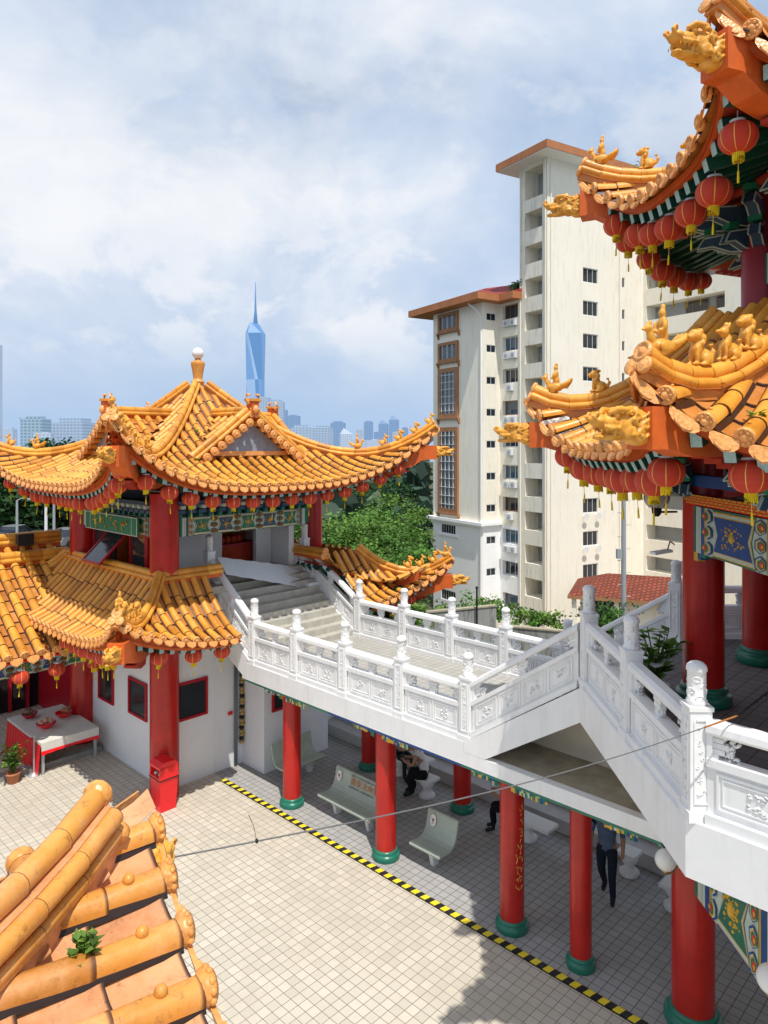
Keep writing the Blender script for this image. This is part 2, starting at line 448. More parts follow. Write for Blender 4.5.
# ------------------------------------------------------------------ curved tile roofs
class Roof:
    def __init__(s, C, n, ang0, A, F, A1, ze, zt, U, p=3.0, prof=(.35, .65)):
        s.C = V((C[0], C[1], 0)); s.n = n; s.a0 = ang0; s.A = A; s.F = F; s.A1 = A1; s.ze = ze; s.zt = zt; s.U = U; s.p = p; s.prof = prof
        s.tan = math.tan(PI/n); s.L = (A+F)*s.tan
    def g(s, x): return min(1.0, abs(x)/s.L)**s.p
    def ae(s, x): return s.A + s.F*s.g(x)
    def Z(s, x, a):
        e = s.ae(x); t = (e-a)/max(.01, e-s.A1); tc_ = max(0, min(1, t))
        z = s.ze + (s.zt-s.ze)*(s.prof[0]*t + s.prof[1]*t*abs(t)) + s.U*s.g(x)*(1-tc_)**1.5
        return z
    def ang(s, k): return s.a0 + 2*PI*k/s.n
    def P(s, k, x, a, dz=0.0):
        an = s.ang(k); c, q = math.cos(an), math.sin(an)
        return V((s.C.x + c*a - q*x, s.C.y + q*a + c*x, s.Z(x, a) + dz))
    def N(s, k): an = s.ang(k); return V((math.cos(an), math.sin(an), 0))
    def T(s, k): an = s.ang(k); return V((-math.sin(an), math.cos(an), 0))
    def atop(s, x): return max(s.A1, abs(x)/s.tan)
    def hip(s, k, m=26, ext=0.0):          # from tip to top, corner at +x end of face k
        out = []
        for i in range(m+1):
            a = (s.A+s.F) + ext - (s.A+s.F+ext-s.A1)*i/m
            out.append(s.P(k, a*s.tan, a))
        return out
def half_tube(mb, pts, r, T, mi, rnd):
    # one barrel row: pts run uphill, each consecutive pair is one tile
    angs = [R(-12 + 204*j/8) for j in range(9)]
    for i in range(len(pts)-1):
        p, q = pts[i], pts[i+1]; d = (q-p).normalized(); up = T.cross(d); up = up if up.z > 0 else -up
        jit = random.uniform(-.006, .006)
        vs = []
        for c_, rr in ((p, r*1.07), (q + d*.02, r*.95)):
            for an in angs: vs.append(c_ + T*(rr*math.cos(an)+jit) + up*(rr*math.sin(an)))
        n = len(angs); rv = random.random()
        fs = [(j, j+1, n+j+1, n+j) for j in range(n-1)]
        mb.add(vs, fs, mi, [(rv, 0)]*n + [(rv, 1)]*n, True)
        mb.add(vs[:n], [tuple(range(n))], mi, (rv, 0.0))
def roof_face(R_, mb, k, pitch=.30, r=.080, tl=.34, cuts=(), xlim=None, mi=(0, 1, 2), amax_t=1.0, knobs=False, ends=True, inner=None, grout=True, drip=1.0):
    T = R_.T(k); Nn = R_.N(k); L = R_.L; N_ = int(2*L/pitch); x0 = -N_*pitch/2
    xs = [x0 + (i+.5)*pitch for i in range(N_)]
    def skip(x):
        if xlim and not (xlim[0] <= x <= xlim[1]): return True
        return any(c[0] < x < c[1] for c in cuts)
    def samples(x, at):
        e = R_.ae(x); ln = e-at
        if ln < (.12 if knobs else .07): return None
        m = max(1, int(round(ln/tl))); sh = random.uniform(-.16, .10)*ln/m if m > 1 else 0
        return [e - max(0, ln*j/m + (sh if 0 < j < m else 0)) for j in range(m+1)]
    for x in xs:
        if skip(x): continue
        at = R_.atop(x); at = max(at, R_.ae(x) - (R_.ae(x)-R_.A1)*amax_t)
        if inner: at = max(at, inner)
        sm_ = samples(x, at)
        if not sm_: continue
        pts = [R_.P(k, x, a, .045) for a in sm_]
        half_tube(mb, pts, r, T, mi[0], random.random())
        if grout:                                # dark strips along both flanks: bedding mortar and painted contact shade
            for q in (-1, 1):
                vs = []
                for a in sm_: vs += [R_.P(k, x+q*r*.85, a, .050), R_.P(k, x+q*(r+(.008 if knobs else .024)), a, .022)]
                mb.add(vs, [(2*j, 2*j+1, 2*j+3, 2*j+2) for j in range(len(sm_)-1)], mi[1], (.5, .0))
        if ends:
            d = (pts[0]-pts[1]).normalized(); up = T.cross(d); up = up if up.z > 0 else -up
            c_ = pts[0] + d*.005 + up*(r*.25)
            mb.lathe(c_, [(0, .055), (r*.35, .05), (r*.5, .03), (r*.8, .03), (r*.95, .042), (r*1.10, .03), (r*1.13, 0), (r*.4, -.03)], 20 if knobs else 12, mi[2], T, up, d, cap=False)
            if knobs:
                for q in range(11):
                    an = 2*PI*q/11; mb.ball(c_ + d*.022 + T*(r*1.02*math.cos(an)) + up*(r*1.02*math.sin(an)), (r*.27,)*3, 8, 6, mi[2]); mb.ball(c_ + d*.036 + T*(r*.58*math.cos(an)) + up*(r*.58*math.sin(an)), r*.19, 6, 5, mi[2])
            if pitch >= .29 and not knobs:
                for q in range(7):
                    an = 2*PI*q/7; mb.ball(c_ + d*.034 + T*(r*.66*math.cos(an)) + up*(r*.66*math.sin(an)), r*.2, 6, 4, mi[2])
            if knobs or pitch >= .28:
                kp = pts[0] - d*.14 + up*(r*1.12)
                mb.ball(kp, .024 if knobs else .018, 14 if knobs else 8, 9 if knobs else 6, mi[0])
    for i in range(N_+1):
        xm = x0 + i*pitch
        if skip(xm): continue
        at = R_.atop(xm); at = max(at, R_.ae(xm) - (R_.ae(xm)-R_.A1)*amax_t)
        if inner: at = max(at, inner)
        e = R_.ae(xm); ln = e-at
        if ln < (.12 if knobs else .03): continue
        m = max(1, int(round(ln/(tl*.95)))); hw = pitch*.5
        for j in range(m):
            a_lo = e - ln*j/m; a_hi = e - ln*(j+1)/m - .02; rv = random.random(); vs = []; uvs = []
            for a_, dz, vv in ((a_lo, .030, 0.0), (a_hi, .0, 1.0)):
                for q, dq in ((-1, .035), (-.5, .008), (0, 0), (.5, .008), (1, .035)):
                    vs.append(R_.P(k, xm+q*hw, a_, dz+dq-.012)); uvs.append((rv, vv))
            fs = [(q, q+1, 5+q+1, 5+q) for q in range(4)]
            mb.add(vs, fs, mi[1], uvs, True)
            lo = [p_ - V((0, 0, .025)) for p_ in vs[:5]]
            mb.add(vs[:5]+lo, [(q, q+1, 5+q+1, 5+q) for q in range(4)], mi[1], (rv, 0.0))
        if ends:
            p0 = R_.P(k, xm, e, 0); w_ = pitch*.5 - r*.45
            d = (R_.P(k, xm, e) - R_.P(k, xm, e-.2)).normalized()
            nn = (Nn*.92 + V((0, 0, -.2))).normalized(); dn = (V((0, 0, -1)) + Nn*.28).normalized()
            sh = [(-1, .03), (-1, -.045), (-.72, -.095), (-.3, -.125), (0, -.145), (.3, -.125), (.72, -.095), (1, -.045), (1, .03)]
            # follow the rise of the eave
            rs = (R_.P(k, xm+.05, R_.ae(xm+.05)) - R_.P(k, xm-.05, R_.ae(xm-.05)))/.1
            sh = [(a_, b_ if b_ > 0 else b_*drip) for a_, b_ in sh]
            mb.prism([p0 + rs*(w_*a_) - dn*b_ + d*.03 for a_, b_ in sh], nn*.022, mi[2])
            mb.prism([p0 + rs*(w_*a_*.6) - dn*(b_*.55-.035*drip) + d*.052 for a_, b_ in sh], nn*.014, mi[2])
def eave_board(R_, mb, k, cuts=(), xlim=None, m=40, h=.17):
    L = R_.L; prev = None
    for i in range(m+1):
        x = (-L + 2*L*i/m)*(1-.10/L)
        if (xlim and not (xlim[0] <= x <= xlim[1])) or any(c[0] < x < c[1] for c in cuts): prev = None; continue
        e = R_.ae(x) - .09
        q = [R_.P(k, x, e, -.012), R_.P(k, x, e, -.02-h), R_.P(k, x, e-.06, -.02-h), R_.P(k, x, e-.06, -.012)]
        if prev: 
            vs = prev+q; mb.add(vs, [(0, 1, 5, 4), (1, 2, 6, 5), (2, 3, 7, 6), (3, 0, 4, 7)], 0)
        prev = q
def soffit(R_, mb, k, ain, cuts=(), xlim=None, pitch=.26, m=36):
    L = R_.L
    for i in range(m):
        xa, xb = -L + 2*L*i/m, -L + 2*L*(i+1)/m; xm = (xa+xb)/2
        if (xlim and not (xlim[0] <= xm <= xlim[1])) or any(c[0] < xm < c[1] for c in cuts): continue
        row = []
        for x in (xa, xb):
            e = R_.ae(x)-.07; lim = max(ain, abs(x)/R_.tan); lim = min(lim, e)
            row.append([R_.P(k, x, e + (lim-e)*j/6, -.13) for j in range(7)])
        for j in range(6): mb.add([row[0][j], row[1][j], row[1][j+1], row[0][j+1]], [(0, 1, 2, 3)], 0)
    N_ = int(2*L/pitch)
    for i in range(N_):
        x = -L + pitch*(i+.5)
        if (xlim and not (xlim[0] <= x <= xlim[1])) or any(c[0] < x < c[1] for c in cuts): continue
        e = R_.ae(x)-.14; lim = max(ain, abs(x)/R_.tan+.08)
        if e-lim < .15: continue
        pts = [R_.P(k, x, e + (lim-e)*j/5, -.215) for j in range(6)]
        mb.sweep(pts, [(-.05, -.06), (.05, -.06), (.05, .075), (-.05, .075)], 1)
        d = (pts[0]-pts[1]).normalized(); T = R_.T(k); up = T.cross(d); up = up if up.z > 0 else -up
        mb.prism([pts[0]+T*a_+up*b_ + d*.002 for a_, b_ in ((-.05, -.06), (.05, -.06), (.05, .075), (-.05, .075))], d*.004, 2)
def ridge(mb, pts, h=.16, r=.085, tl=.34, mi=(0, 1, 2), side=True, cap_end=True, extra=()):
    # stacked ridge along pts: wall slab, two side rolls, top barrel with tile joints
    ln = [0]
    for i in range(len(pts)-1): ln.append(ln[-1] + (pts[i+1]-pts[i]).length)
    m = max(2, int(ln[-1]/tl))
    def at(t):
        t = max(0, min(ln[-1], t))
        for i in range(len(pts)-1):
            if t <= ln[i+1] + 1e-9:
                f = (t-ln[i])/max(1e-9, ln[i+1]-ln[i]); return pts[i].lerp(pts[i+1], f)
        return pts[-1].copy()
    P_ = [at(ln[-1]*i/m) for i in range(m+1)]
    mb.sweep(P_, [(-.075, -.06), (.075, -.06), (.07, h), (-.07, h)], mi[1])
    mb.sweep(P_, [(-.10, h*.30), (.10, h*.30), (.10, h*.30+.03), (-.10, h*.30+.03)], mi[2])
    for i in range(m):
        a_, b_ = P_[i], P_[i+1]; rv = random.random(); d = (b_-a_).normalized()
        sidev = d.cross(ZD).normalized(); up = sidev.cross(d)
        uvs = [(rv, 0), (rv, .05), (rv, .5), (rv, .97), (rv, 1)]
        def seg(off, rr):
            q = [a_+off, a_+off+d*.004, a_.lerp(b_, .5)+off, b_+off, b_+off+d*.012]
            mb.tube(q, [rr*1.05, rr*1.05, rr, rr*.96, rr*.94], 12, mi[0], True, uvs)
        seg(up*(h+r*.75), r)
        if side:
            seg(up*(h*.72)+sidev*.085, r*.62); seg(up*(h*.72)-sidev*.085, r*.62)
        for e_h, e_o, e_r in extra: seg(up*e_h + sidev*e_o, e_r); seg(up*e_h - sidev*e_o, e_r)
    if cap_end:
        d = (P_[0]-P_[1]).normalized(); sidev = d.cross(ZD).normalized(); up = sidev.cross(d)
        mb.lathe(P_[0]+up*(h+r*.75)+d*.005, [(0, .05), (r*.4, .045), (r*.55, .025), (r*.9, .03), (r*1.1, .045), (r*1.3, .03), (r*1.32, 0), (r*.5, -.03)], 14, mi[2], sidev, up, d, cap=False)
        for q in (1, -1):
            mb.lathe(P_[0]+up*(h*.4)+sidev*(.075*q)+d*.005, [(0, .045), (r*.4, .04), (r*.8, .03), (r*1.05, .03), (r*1.05, 0), (r*.4, -.02)], 12, mi[2], sidev, up, d, cap=False)

# ------------------------------------------------------------------ carved figures (own coordinates, facing +X, base at z=0)
def blob(name, parts, mat, voxel=.012, extra=None):
    mb = MB()
    for c, r, *rot in parts:
        mb.ball(c, r, 12, 8, 0, Quaternion(V(rot[0][0]), rot[0][1]).to_matrix() if rot else None)
    if extra: extra(mb)
    o = mb.build(name, mat)
    md = o.modifiers.new('r', 'REMESH'); md.mode = 'VOXEL'; md.voxel_size = voxel
    ms = o.modifiers.new('s', 'SMOOTH'); ms.iterations = 2; ms.factor = .5
    baked(o); me = o.data; bpy.data.objects.remove(o)
    if not me.materials: me.materials.append(mat)
    return me
def mirror_y(l):
    out = []
    for c, r, *rt in l:
        out.append((c, r, *rt))
        if abs(c[1]) > 1e-6:
            out.append(((c[0], -c[1], c[2]), r, *([((-rt[0][0], rt[0][1], -rt[0][2]), rt[1])] if False else rt)))
    return out
def tail_curl(mb):
    mb.tube([(-.10, 0, .06), (-.16, 0, .10), (-.19, 0, .17), (-.165, 0, .23), (-.13, 0, .22)], [.02, .028, .03, .026, .015], 8)
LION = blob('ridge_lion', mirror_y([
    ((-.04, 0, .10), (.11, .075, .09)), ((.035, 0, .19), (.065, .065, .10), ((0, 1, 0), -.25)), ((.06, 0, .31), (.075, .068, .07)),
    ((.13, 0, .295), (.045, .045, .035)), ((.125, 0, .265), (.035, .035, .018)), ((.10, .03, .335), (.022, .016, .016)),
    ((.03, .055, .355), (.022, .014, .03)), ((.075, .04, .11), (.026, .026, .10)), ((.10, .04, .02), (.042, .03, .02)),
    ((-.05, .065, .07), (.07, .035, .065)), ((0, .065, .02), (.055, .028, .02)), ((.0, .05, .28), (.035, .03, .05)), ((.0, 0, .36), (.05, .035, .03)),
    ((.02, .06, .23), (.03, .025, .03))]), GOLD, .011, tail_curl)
HOUND = blob('ridge_hound', mirror_y([
    ((-.05, 0, .11), (.10, .06, .085)), ((.03, 0, .19), (.05, .05, .10), ((0, 1, 0), -.35)), ((.065, 0, .30), (.055, .048, .055)),
    ((.125, 0, .30), (.055, .03, .025)), ((.02, .03, .365), (.018, .012, .045), ((0, 1, 0), -.5)), ((.075, .035, .10), (.02, .022, .10)),
    ((.095, .035, .018), (.036, .024, .018)), ((-.06, .055, .07), (.06, .03, .06)), ((-.01, .055, .018), (.05, .024, .018)), ((.03, 0, .375), (.03, .02, .03))]),
    GOLD, .010, tail_curl)
def hen_tail(mb):
    for k in (-1, 0, 1):
        mb.tube([(-.10, .02*k, .12), (-.19, .04*k, .13+.02*k), (-.25, .05*k, .19), (-.29, .05*k, .25)], [.04, .045, .035, .015], 8)
RIDER = blob('ridge_rider', mirror_y([
    ((0, 0, .10), (.15, .075, .085)), ((.13, 0, .19), (.045, .04, .09), ((0, 1, 0), .35)), ((.17, 0, .275), (.05, .04, .04)), ((.225, 0, .26), (.03, .016, .016)),
    ((.15, 0, .325), (.035, .012, .025)), ((-.02, 0, .22), (.06, .055, .09)), ((-.02, 0, .33), (.045, .06, .075)), ((-.015, 0, .435), (.04, .038, .045)),
    ((-.025, 0, .495), (.028, .028, .035)), ((.01, .065, .30), (.03, .025, .06)), ((.045, .045, .26), (.04, .02, .02)), ((0, .09, .10), (.10, .02, .06)), ((.03, .05, .03), (.06, .04, .03))]),
    GOLD, .012, hen_tail)
def dragon_extra(mb):
    for s_ in (1, -1):
        # swept flame mane in three rows, whisker, brow
        for zz, x0, ln, r0, ph in ((.12, .08, .30, .026, 0), (.05, .02, .26, .028, 1.4), (-.02, .04, .27, .026, 2.6), (-.09, .02, .24, .026, .8)):
            pts = [V((x0 - ln*t, s_*(.112 + .012*math.sin(9*t+ph)), zz + .030*math.sin(8*t+ph))) for t in [i/12 for i in range(13)]]
            mb.tube(pts, [r0*.8*(1-.45*i/12) for i in range(13)], 6)
        for cx_, cz_, rr in ((-.05, .10, .04), (-.15, .02, .045), (-.10, -.06, .04), (-.20, .12, .035)):
            pts = [V((cx_ + rr*(1-t*.7)*math.cos(6.5*t), s_*.122, cz_ + rr*(1-t*.7)*math.sin(6.5*t))) for t in [i/12 for i in range(13)]]
            mb.tube(pts, .014, 5)
        mb.tube([(.24, s_*.06, .13), (.17, s_*.10, .17), (.08, s_*.115, .165), (.0, s_*.10, .19)], [.02, .032, .03, .02], 8)
        mb.tube([(.30, s_*.07, .01), (.24, s_*.095, -.005), (.14, s_*.11, .0)], [.022, .024, .02], 6)
        mb.tube([(.37, s_*.04, .06), (.40, s_*.055, .10), (.37, s_*.06, .135), (.335, s_*.05, .12)], [.022, .024, .02, .012], 6)
        for q in range(4): mb.tube([(.33-.055*q, s_*.075, -.015), (.335-.055*q, s_*.078, -.06)], [.014, .005], 5)
    for k in range(7): mb.ball((.10-.055*k, 0, .165+.012*math.sin(k*2)), (.036, .05, .035), 8, 6)
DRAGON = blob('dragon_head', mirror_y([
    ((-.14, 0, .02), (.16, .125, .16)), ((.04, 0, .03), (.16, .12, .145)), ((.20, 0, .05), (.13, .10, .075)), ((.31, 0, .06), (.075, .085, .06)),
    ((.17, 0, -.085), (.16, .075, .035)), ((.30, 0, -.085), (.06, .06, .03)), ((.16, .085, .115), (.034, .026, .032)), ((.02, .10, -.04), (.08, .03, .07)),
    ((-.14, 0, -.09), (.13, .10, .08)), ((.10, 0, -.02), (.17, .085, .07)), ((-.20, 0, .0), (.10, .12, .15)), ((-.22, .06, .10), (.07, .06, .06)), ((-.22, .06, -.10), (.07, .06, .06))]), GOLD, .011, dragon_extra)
def put(me, name, parent, loc, ang, scale=1.0, tilt=0.0):
    o = bpy.data.objects.new(name, me); col.objects.link(o); o.parent = parent
    o.location = V(loc) - WLOC[parent.name]; o.scale = (scale,)*3
    o.rotation_euler = (0, tilt, ang); WLOC[o.name] = WLOC[parent.name]; return o

# ------------------------------------------------------------------ lanterns
def lantern_proto():
    root = empty('red_lantern', (0, 0, 0))
    mb = MB(); angs = []; mis = []
    for k in range(8):
        b_ = 2*PI*k/8
        for j in range(5): angs.append(b_ + .025 + (2*PI/8-.05)*j/4); mis.append(0 if j < 4 else 1)
    prof = []
    for j in range(15):
        th = PI*(.06 + .88*j/14); prof.append((.21*math.sin(th)**.85, .175*math.cos(th)))
    mb.lathe((0, 0, -.30), prof[::-1], mi=0, angs=angs, mis=mis)
    mb.build('lantern_body', [LRED, LGLD], root, True)
    mb = MB(); mb.lathe((0, 0, -.30), [(.075, .165), (.085, .172), (.085, .195), (.02, .20)], 16, 0)
    mb.tube([(0, 0, 0), (0, 0, -.11)], .006, 6, 0)
    mb.build('lantern_cap', BAR, root, True)
    mb = MB()
    mb.lathe((0, 0, -.30), [(.035, -.215), (.06, -.172), (.068, -.165), (.06, -.155)], 18, 1)
    for k in range(18):
        a = 2*PI*k/18; c_, s_ = math.cos(a), math.sin(a)
        mb.tube([(.052*c_, .052*s_, -.46), (.056*c_, .056*s_, -.51), (.056*c_, .056*s_, -.555-random.uniform(0, .02))], .011, 5, 0)
    mb.tube([(0, 0, -.50), (.005, 0, -.66)], .004, 5, 1)
    mb.tube([(.005, 0, -.66), (.006, 0, -.70), (.008, 0, -.80)], [.006, .012, .014], 6, 0)
    mb.build('lantern_fringe', [LYEL, LGLD], root, True)
    return root
LANT = lantern_proto(); LANT_USED = [False]
LTREES = list(LANT.children)
# a lantern without the long tassel
def lantern(loc, label, group, scale=1.0):
    if not LANT_USED[0]: o = LANT; LANT_USED[0] = True
    else: o = copy_tree(LANT)
    o.location = loc; o.scale = (scale,)*3
    o.rotation_euler = (random.uniform(-.06, .06), random.uniform(-.06, .06), random.uniform(0, 6.28))
    tag(o, label, 'lantern', group); return o
def corner_beam(parent, R_, k, ain, zdrop=.44, hw=.15, hh=.18, scale=1.0, nm='corner_beam'):
    # orange beam under corner at +x end of face k; ends in a dragon head
    hp = R_.hip(k, 40); tip = hp[0]; C = R_.C; d = V((tip.x-C.x, tip.y-C.y, 0)); rt = d.length; d.normalize()
    sd = V((-d.y, d.x, 0)); zc = tip.z - zdrop
    mb = MB()
    r0, r1 = ain, rt - .02
    def under(r):
        best = min(hp, key=lambda p: abs(math.hypot(p.x-C.x, p.y-C.y)-r)); return best.z - hh - .17
    rr = [r1, r1-.25, r1-.5]; zz_ = [zc, zc, min(zc, under(r1-.5))]
    r_ = r1-.75
    while r_ > r0: rr.append(r_); zz_.append(min(zc, under(r_))); r_ -= .25
    path = [C + d*a + ZD*b for a, b in zip(rr, zz_)]
    mb.sweep(path, [(-hw, -hh), (hw, -hh), (hw, hh), (-hw, hh)], 0)
    for q in range(4):
        i = min(len(path)-1, 4); mb.obox(path[i] - d*(.10+.08*q) - ZD*(hh+.025+.05*q), d*(.36-.07*q), sd*(hw*.7-.01*q), ZD*.024, 1)
    o = mb.build(nm, [ORG, SOF], parent)
    put(DRAGON, 'dragon_head', o, C + d*(rt+.16*scale) + ZD*zc, math.atan2(d.y, d.x), 1.0*scale)
    return o

# ------------------------------------------------------------------ ground
def hgt(x, y):
    s_ = -(x+2.05)*UX - (y-15.8)*UY; w_ = -(x+2.05)*VX - (y-15.8)*VY
    d = -w_-4.6
    left = max(0, min(1, (-(x) - .17*y - 2)/6))
    f = max(0, min(1, d/22)); f = f*f*(3-2*f)
    h = -8.2*f*(1-left)
    far = max(0, min(1, (math.hypot(x, y)-95)/120)); far = far*far*(3-2*far)
    h = h*(1-far) - 32*far
    return h - .02
mb = MB(); xs = []
def axis(a, b, fine):
    out = []; t = a
    while t < b:
        out.append(t); t += fine if abs(t) < 110 else max(fine, abs(t)*.12)
    out.append(b); return out
gx = sorted(set([-x for x in axis(0, 9000, 3.0)] + axis(0, 9000, 3.0))); gy = [-60, -30, -12] + axis(-6, 9000, 3.0)
vs = [(x, y, hgt(x, y)) for y in gy for x in gx]; nx = len(gx)
fs = [(j*nx+i, j*nx+i+1, (j+1)*nx+i+1, (j+1)*nx+i) for j in range(len(gy)-1) for i in range(nx-1)]
mb.add(vs, fs, 0, None, True)
tag(mb.build('ground', EARTH), kind='structure')
mb = MB()
mb.add([W(-16, 24), W(22, 24), W(22, -4.4), W(-8, -4.4), W(-16, -4.4)], [(0, 1, 2, 3, 4)], 0)
mb.v = [(p[0], p[1], .004) for p in mb.v]
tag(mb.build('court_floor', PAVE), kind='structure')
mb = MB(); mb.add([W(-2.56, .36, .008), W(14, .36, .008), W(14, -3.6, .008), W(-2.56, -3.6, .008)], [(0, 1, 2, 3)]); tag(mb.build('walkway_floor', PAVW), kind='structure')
mb = MB(); mb.add([(-48, 40, .02), (-14, 40, .02), (-11, 58, .02), (-48, 62, .02)], [(0, 1, 2, 3)])
tag(mb.build('car_park', ASPH), kind='structure')
mb = MB(); mb.add([(1, 47, hgt(10, 55)+.3), (34, 47, hgt(20, 60)+.3), (34, 64, hgt(20, 60)+.3), (1, 64, hgt(10, 55)+.3)], [(0, 1, 2, 3)])
tag(mb.build('driveway', m_plain('pale_driveway', (.42, .39, .34), .9, .1, .2, .8)), kind='structure')

# step edge with black and yellow squares along the walkway
t = empty('hazard_strip', W(2, .42, 0), 'black and yellow checked strip edging the covered walkway floor', 'floor strip')
mb = MB(); s_ = -2.1; k = 0
while s_ < 11.5:
    a_, b_ = s_, s_+.112
    p = [W(a_+.03, .36, .012), W(b_+.03, .36, .012), W(b_, .48, .012), W(a_, .48, .012)]
    mb.prism(p, V((0, 0, .012)), k % 2); s_ += .1125; k += 1
mb.prism([W(-2.1, .34, .004), W(11.5, .34, .004), W(11.5, .50, .004), W(-2.1, .50, .004)], V((0, 0, .007)), 1)
mb.build('strip', [YSTR, BSTR], t)
tag(mb.build('rubber_base', [YSTR, BSTR], t)) if False else None
mb = MB(); mb.box(-8, 12, -3.62, -3.12, 0, .28, 0, (W(0, 0), -UD, -VD, ZD)); mb.box(-8, 12, -3.75, -3.60, 0, .45, 0, (W(0, 0), -UD, -VD, ZD))
tag(mb.build('walkway_kerb', m_plain('kerb_concrete', (.50, .49, .47), .9, .1, .15, 4)), kind='structure')
mb = MB(); mb.box(-6.0, -5.75, 1.7, 12, 0, .13, 0, (W(0, 0), -UD, -VD, ZD))
tag(mb.build('hall_kerb', m_plain('dark_kerb', (.28, .275, .26), .9, .1, .15, 4)), kind='structure')

# ------------------------------------------------------------------ columns with ringed bases
FRW = (W(0, 0), -UD, -VD, ZD)
def column(parent, p, r, z0, z1, base=True, seam=True, br=1.36, bh=.20, name='column', mat=None):
    mb = MB()
    mb.lathe(V((p.x, p.y, 0)), [(r, z0), (r, z1)], 32, 0, cap=False)
    o = mb.build(name, mat or RED, parent)
    if base:
        mb = MB()
        mb.lathe(V((p.x, p.y, z0)), [(r*br*.96, .0), (r*br, .03), (r*br, bh*.5), (r*br*.95, bh*.6), (r*br*.86, bh*.62), (r*br*.84, bh*.75), (r*br*.86, bh*.82), (r*1.03, bh), (r*.98, bh)], 32, 0)
        mb.build('column_base', GRNB, o)
    return o

# ------------------------------------------------------------------ carved balustrades
def curls(mb, f, cx, cz, sc_, mi=0, n=5, sd=0):
    rnd = random.Random(sd)
    for q in range(n):
        ox, oz = rnd.uniform(-.65, .65)*sc_, rnd.uniform(-.75, .75)*sc_; rr = sc_*rnd.uniform(.22, .36); ph = rnd.uniform(0, 6.28); dr = rnd.choice((-1, 1))
        pts = []
        for i in range(9):
            t = i/8; a = ph + dr*5*t; pts.append(f(cx + ox + rr*(1-.75*t)*math.cos(a), .0, cz + oz + rr*(1-.75*t)*math.sin(a)))
        mb.tube(pts, [sc_*.125*(1-.5*i/8) for i in range(9)], 5, mi, True)
def rail_post(parent, p, ax, ay, h=1.08, hw=.104, cap=True, relief=(1, 1), seed=0):
    mb = MB()
    mb.obox(p + ZD*(h/2-.003), ax*hw, ay*hw, ZD*(h/2-.003), 0)
    mb.obox(p + ZD*.045, ax*(hw+.02), ay*(hw+.02), ZD*.05, 0)
    mb.obox(p + ZD*(h-.02), ax*(hw+.012), ay*(hw+.012), ZD*.02, 0)
    for q, (d, s_) in enumerate(((ay, ax), (-ay, ax), (ax, ay), (-ax, ay))):
        f = lambda x, y, z, d=d, s_=s_: p + d*(hw+.002+y) + s_*x + ZD*z
        # raised border and vine relief
        for (x0, x1, z0, z1) in ((-.072, -.060, .18, h-.13), (.060, .072, .18, h-.13), (-.072, .072, .165, .18), (-.045, .045, h-.13, h-.115)):
            mb.obox(f((x0+x1)/2, .003, (z0+z1)/2), s_*((x1-x0)/2), d*.006, ZD*((z1-z0)/2), 0)
        for j in range(6): curls(mb, f, 0, .26 + j*(h-.46)/5, .055, 0, 3, seed*7+j+q*31)
    o = mb.build('post', WHT, parent)
    if cap:
        mb = MB()
        mb.lathe(p + ZD*h, [(.088, 0), (.096, .015), (.096, .04), (.086, .05), (.086, .31), (.096, .322), (.096, .345), (.088, .37), (.06, .397), (.025, .408), (0, .41)], 24, 0)
        for j in range(9):
            a = j*2.4; z = .07 + .022*j; pts = []
            for i in range(8):
                t = i/7; aa = a + .5*math.cos(5*t)*(1-.6*t); pts.append(p + ZD*(h + z + .035*math.sin(5*t)*(1-.5*t)) + ax*(.086*math.cos(aa)) + ay*(.086*math.sin(aa)))
            mb.tube(pts, .007, 5)
        mb.build('post_cap', CARV, o)
    return o
